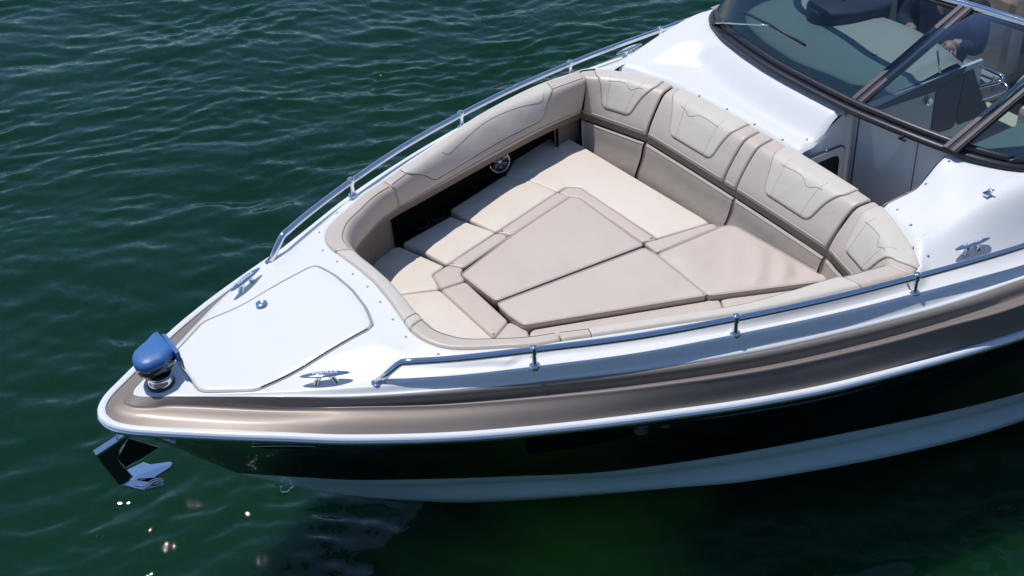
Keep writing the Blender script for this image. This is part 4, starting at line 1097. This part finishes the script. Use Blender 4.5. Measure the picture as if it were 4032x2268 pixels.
# ------------------------------------------------------------------ cushions
def cushion(name, px, z, th, m, parent=None, r=.014, cr=.02, crown=.007, conv=None, pipe=True, warp=None):
    pts = []
    for q in px:
        u, v = conv(*q) if conv else q
        p = at(u, v, z if not callable(z) else z(q)); pts.append((p.x, p.y))
    cr = max(cr, r*1.35)
    P = dense(roundpoly(pts, cr, 5), .02)
    area = sum(P[i].x*P[(i+1) % len(P)].y-P[(i+1) % len(P)].x*P[i].y for i in range(len(P)))
    if area < 0: P = P[::-1]
    cz = z if not callable(z) else z(px[0])
    prs = [(0, -th), (0, -r)]+[(-r*(1-math.cos(a_)), -r+r*math.sin(a_)) for a_ in (rad(30), rad(60), rad(90))]
    mb = MB(); rings = []
    for o, dz in prs: rings.append([Vector((p.x, p.y, cz+dz)) for p in ring_off(P, o)])
    mb.grid(rings, True, True)
    mb.add([Vector((p.x, p.y, cz-th)) for p in P], [list(range(len(P)))], False)
    # top: grid of interior points so that the crown can be raised smoothly
    ring = rings[-1]; P2 = [Vector((p.x, p.y)) for p in ring]; ztop = ring[0].z; n = len(P2)
    x0, x1 = min(p.x for p in P2), max(p.x for p in P2); y0, y1 = min(p.y for p in P2), max(p.y for p in P2)
    def inside(x, y):
        c = False
        for i in range(n):
            a_, b_ = P2[i], P2[i-1]
            if (a_.y > y) != (b_.y > y) and x < (b_.x-a_.x)*(y-a_.y)/(b_.y-a_.y)+a_.x: c = not c
        return c
    A2 = np.array([(p.x, p.y) for p in P2]); st = .028
    inn = []
    k = 0; y = y0
    while y < y1:
        x = x0+(st/2 if k % 2 else 0)
        while x < x1:
            if inside(x, y) and np.min(np.hypot(A2[:, 0]-x, A2[:, 1]-y)) > .016: inn.append(Vector((x, y)))
            x += st
        y += st*.87; k += 1
    res = delaunay_2d_cdt(P2+inn, [(i, (i+1) % n) for i in range(n)], [], 1, 1e-6)
    vo = []
    for v in res[0]:
        d = float(np.min(np.hypot(A2[:, 0]-v.x, A2[:, 1]-v.y)))
        zz = ztop+crown*sm(d/.10)
        zz += (.0016*math.sin(v.x*17+v.y*9+cz*40)*math.sin(v.y*15-v.x*6)-.0035*abs(math.sin(v.x*31+v.y*37))**4*math.exp(-d/.035))*sm(d/.02)
        if warp: zz += warp(v.x, v.y)*sm(d/.06)
        vo.append(Vector((v.x, v.y, zz)))
    mb.add(vo, [list(f) for f in res[2]])
    o = mb.build(name, m, parent)
    if pipe:
        rp = [Vector((p.x, p.y, cz-r*.35)) for p in ring_off(P, .0005)]
        MB().tube(rp+[rp[0]], .0032, 6, False).build('piping', m_pipe, o)
    return o
ZS = .85
cush = []
def seat_cushion(panels, label, z=ZS):
    o0 = None
    g = 'cushions of the bow seat'
    root = empty('seat_cushion', (0, 0, 0)); tag(root, label, 'cushion', g)
    xs = []
    for (px, conv, m, zz_, nm, cr) in panels:
        o = cushion(nm, px, zz_, .09, m, root, conv=conv, cr=cr, pipe=False)
    return root
# outer edges run out under the bolster
seat_cushion([([(1905, 680), (1960, 700), (2000, 740), (2620, 1090), (3150, 1400)], c3, m_seat, ZS, 'x', .02)] if False else
    [([(1013, 35), (695+0, -95), (560, -130)], c7, m_seat, ZS, 'x', .02)] if False else
    [([(835, -15), (1010, 18), (1195, 95), (1250, 62), (1345, 62), (1870, 408), (2225, 302), (2180, 270), (1150, -345), (1020, -340)], c7, m_seat, ZS, 'cream_panel', .012),
     ([(1200, 96), (1252, 62), (1345, 62), (1868, 412), (1765, 432), (1330, 128), (1275, 128)], c7, m_pink, ZS+.012, 'taupe_border', .012),
     ([(1868, 412), (2225, 303), (2310, 322), (1865, 505), (1775, 436)], c7, m_pink, ZS+.014, 'taupe_border', .02)],
    'large cream seat cushion with taupe border running along the backrests')
seat_cushion([([(462, 215), (830, -20), (1008, 15), (1192, 95), (780, 365), (562, 268)], c7, m_seat, ZS, 'cream_panel', .016),
     ([(782, 366), (1194, 92), (1280, 125), (885, 386)], c7, m_pink, ZS+.012, 'taupe_border', .012)],
    'cream seat cushion with taupe edge, second from the backrest on the water side')
seat_cushion([([(140, 440), (300, 350), (470, 255), (560, 290), (778, 366), (446, 585), (232, 468)], c7, m_seat, ZS, 'cream_panel', .016),
     ([(446, 585), (780, 368), (883, 388), (560, 606)], c7, m_pink, ZS+.012, 'taupe_border', .012)],
    'cream seat cushion with taupe edge, beside the two forward cup holders')
seat_cushion([([(-120, 560), (60, 470), (125, 460), (210, 497), (432, 595), (345, 652), (398, 750), (112, 787), (-60, 680)], c7, m_seat, ZS, 'cream_panel', .016),
     ([(345, 652), (450, 587), (558, 608), (540, 645), (572, 692), (405, 748)], c7, m_pink, ZS+.014, 'taupe_corner', .02)],
    'cream corner cushion with a six-sided taupe end, at the starboard side of the bow')
seat_cushion([([(112, 790), (398, 755), (762, 1085), (700, 1180), (300, 1150), (60, 980), (-20, 850)], c7, m_seat, ZS, 'cream_panel', .02),
     ([(403, 752), (574, 698), (862, 965), (763, 1083)], c7, m_pink, ZS+.014, 'taupe_border', .02)],
    'cream cushion at the very front of the bow with a long taupe roll')
seat_cushion([([(765, 1085), (865, 968), (990, 1018), (1003, 1066), (1003, 1180), (760, 1180)], c7, m_pink, ZS+.006, 'taupe_panel', .015)],
    'small taupe corner cushion behind the front port bolster')
seat_cushion([([(1003, 1045), (1030, 1020), (2285, 812), (2312, 872), (2330, 960), (1010, 1190)], c7, m_pink, ZS+.006, 'taupe_panel', .02)],
    'long narrow taupe cushion along the port rail side')
seat_cushion([([(2292, 812), (2315, 797), (3300, 620), (3345, 640), (3345, 760), (2330, 905)], c7, m_pink, ZS+.006, 'taupe_panel', .02)],
    'short taupe cushion at the aft end of the port seat')
ZF = .888
G2 = 'filler cushions over the bow footwell'
def wr(x, y): return .006*math.sin(x*7+y*22)*math.exp(-((x+1.62)/.22)**2)
def wr2(x, y):
    u = (x+2.12)/.16; v = (y-.55)/.2
    return .010*math.sin(x*9-y*11+1)+.014*math.exp(-u*u-v*v)*math.sin((x-y)*34)
o = cushion('filler_cushion', [(542, 648), (885, 386), (1278, 124), (1335, 128), (1775, 450), (778, 828), (690, 762)], ZF, .055, m_pink, conv=c7, r=.013, cr=.022)
tag(o, 'flat taupe filler cushion on the starboard side of the centre seam', 'cushion', G2)
o = cushion('filler_cushion', [(792, 842), (1778, 470), (1862, 512), (2206, 790), (965, 992), (862, 922), (800, 862)], ZF, .055, m_pink, conv=c7, r=.013, cr=.022, warp=wr)
tag(o, 'creased taupe filler cushion on the port side of the centre seam', 'cushion', G2)
o = cushion('filler_cushion', [(1330-600+0, 0)] if False else [(-268, 42+0), (185, -130), (310, -122), (690, 95), (815, 205), (800, 230), (-35, 352)] if False else [(1866, 512), (2320, 318), (2400, 322), (2960, 640), (3020, 655), (3025, 690), (2212, 793)], ZF, .055, m_pink, conv=c7, r=.014, cr=.03, warp=wr2)
tag(o, 'wrinkled taupe filler cushion nearest the backrests', 'cushion', G2)
MB().box((-1.25, .0, .78), (1.7, .5, .04)).build('table_board', m_dark, BOAT)
C.view_layer.update()
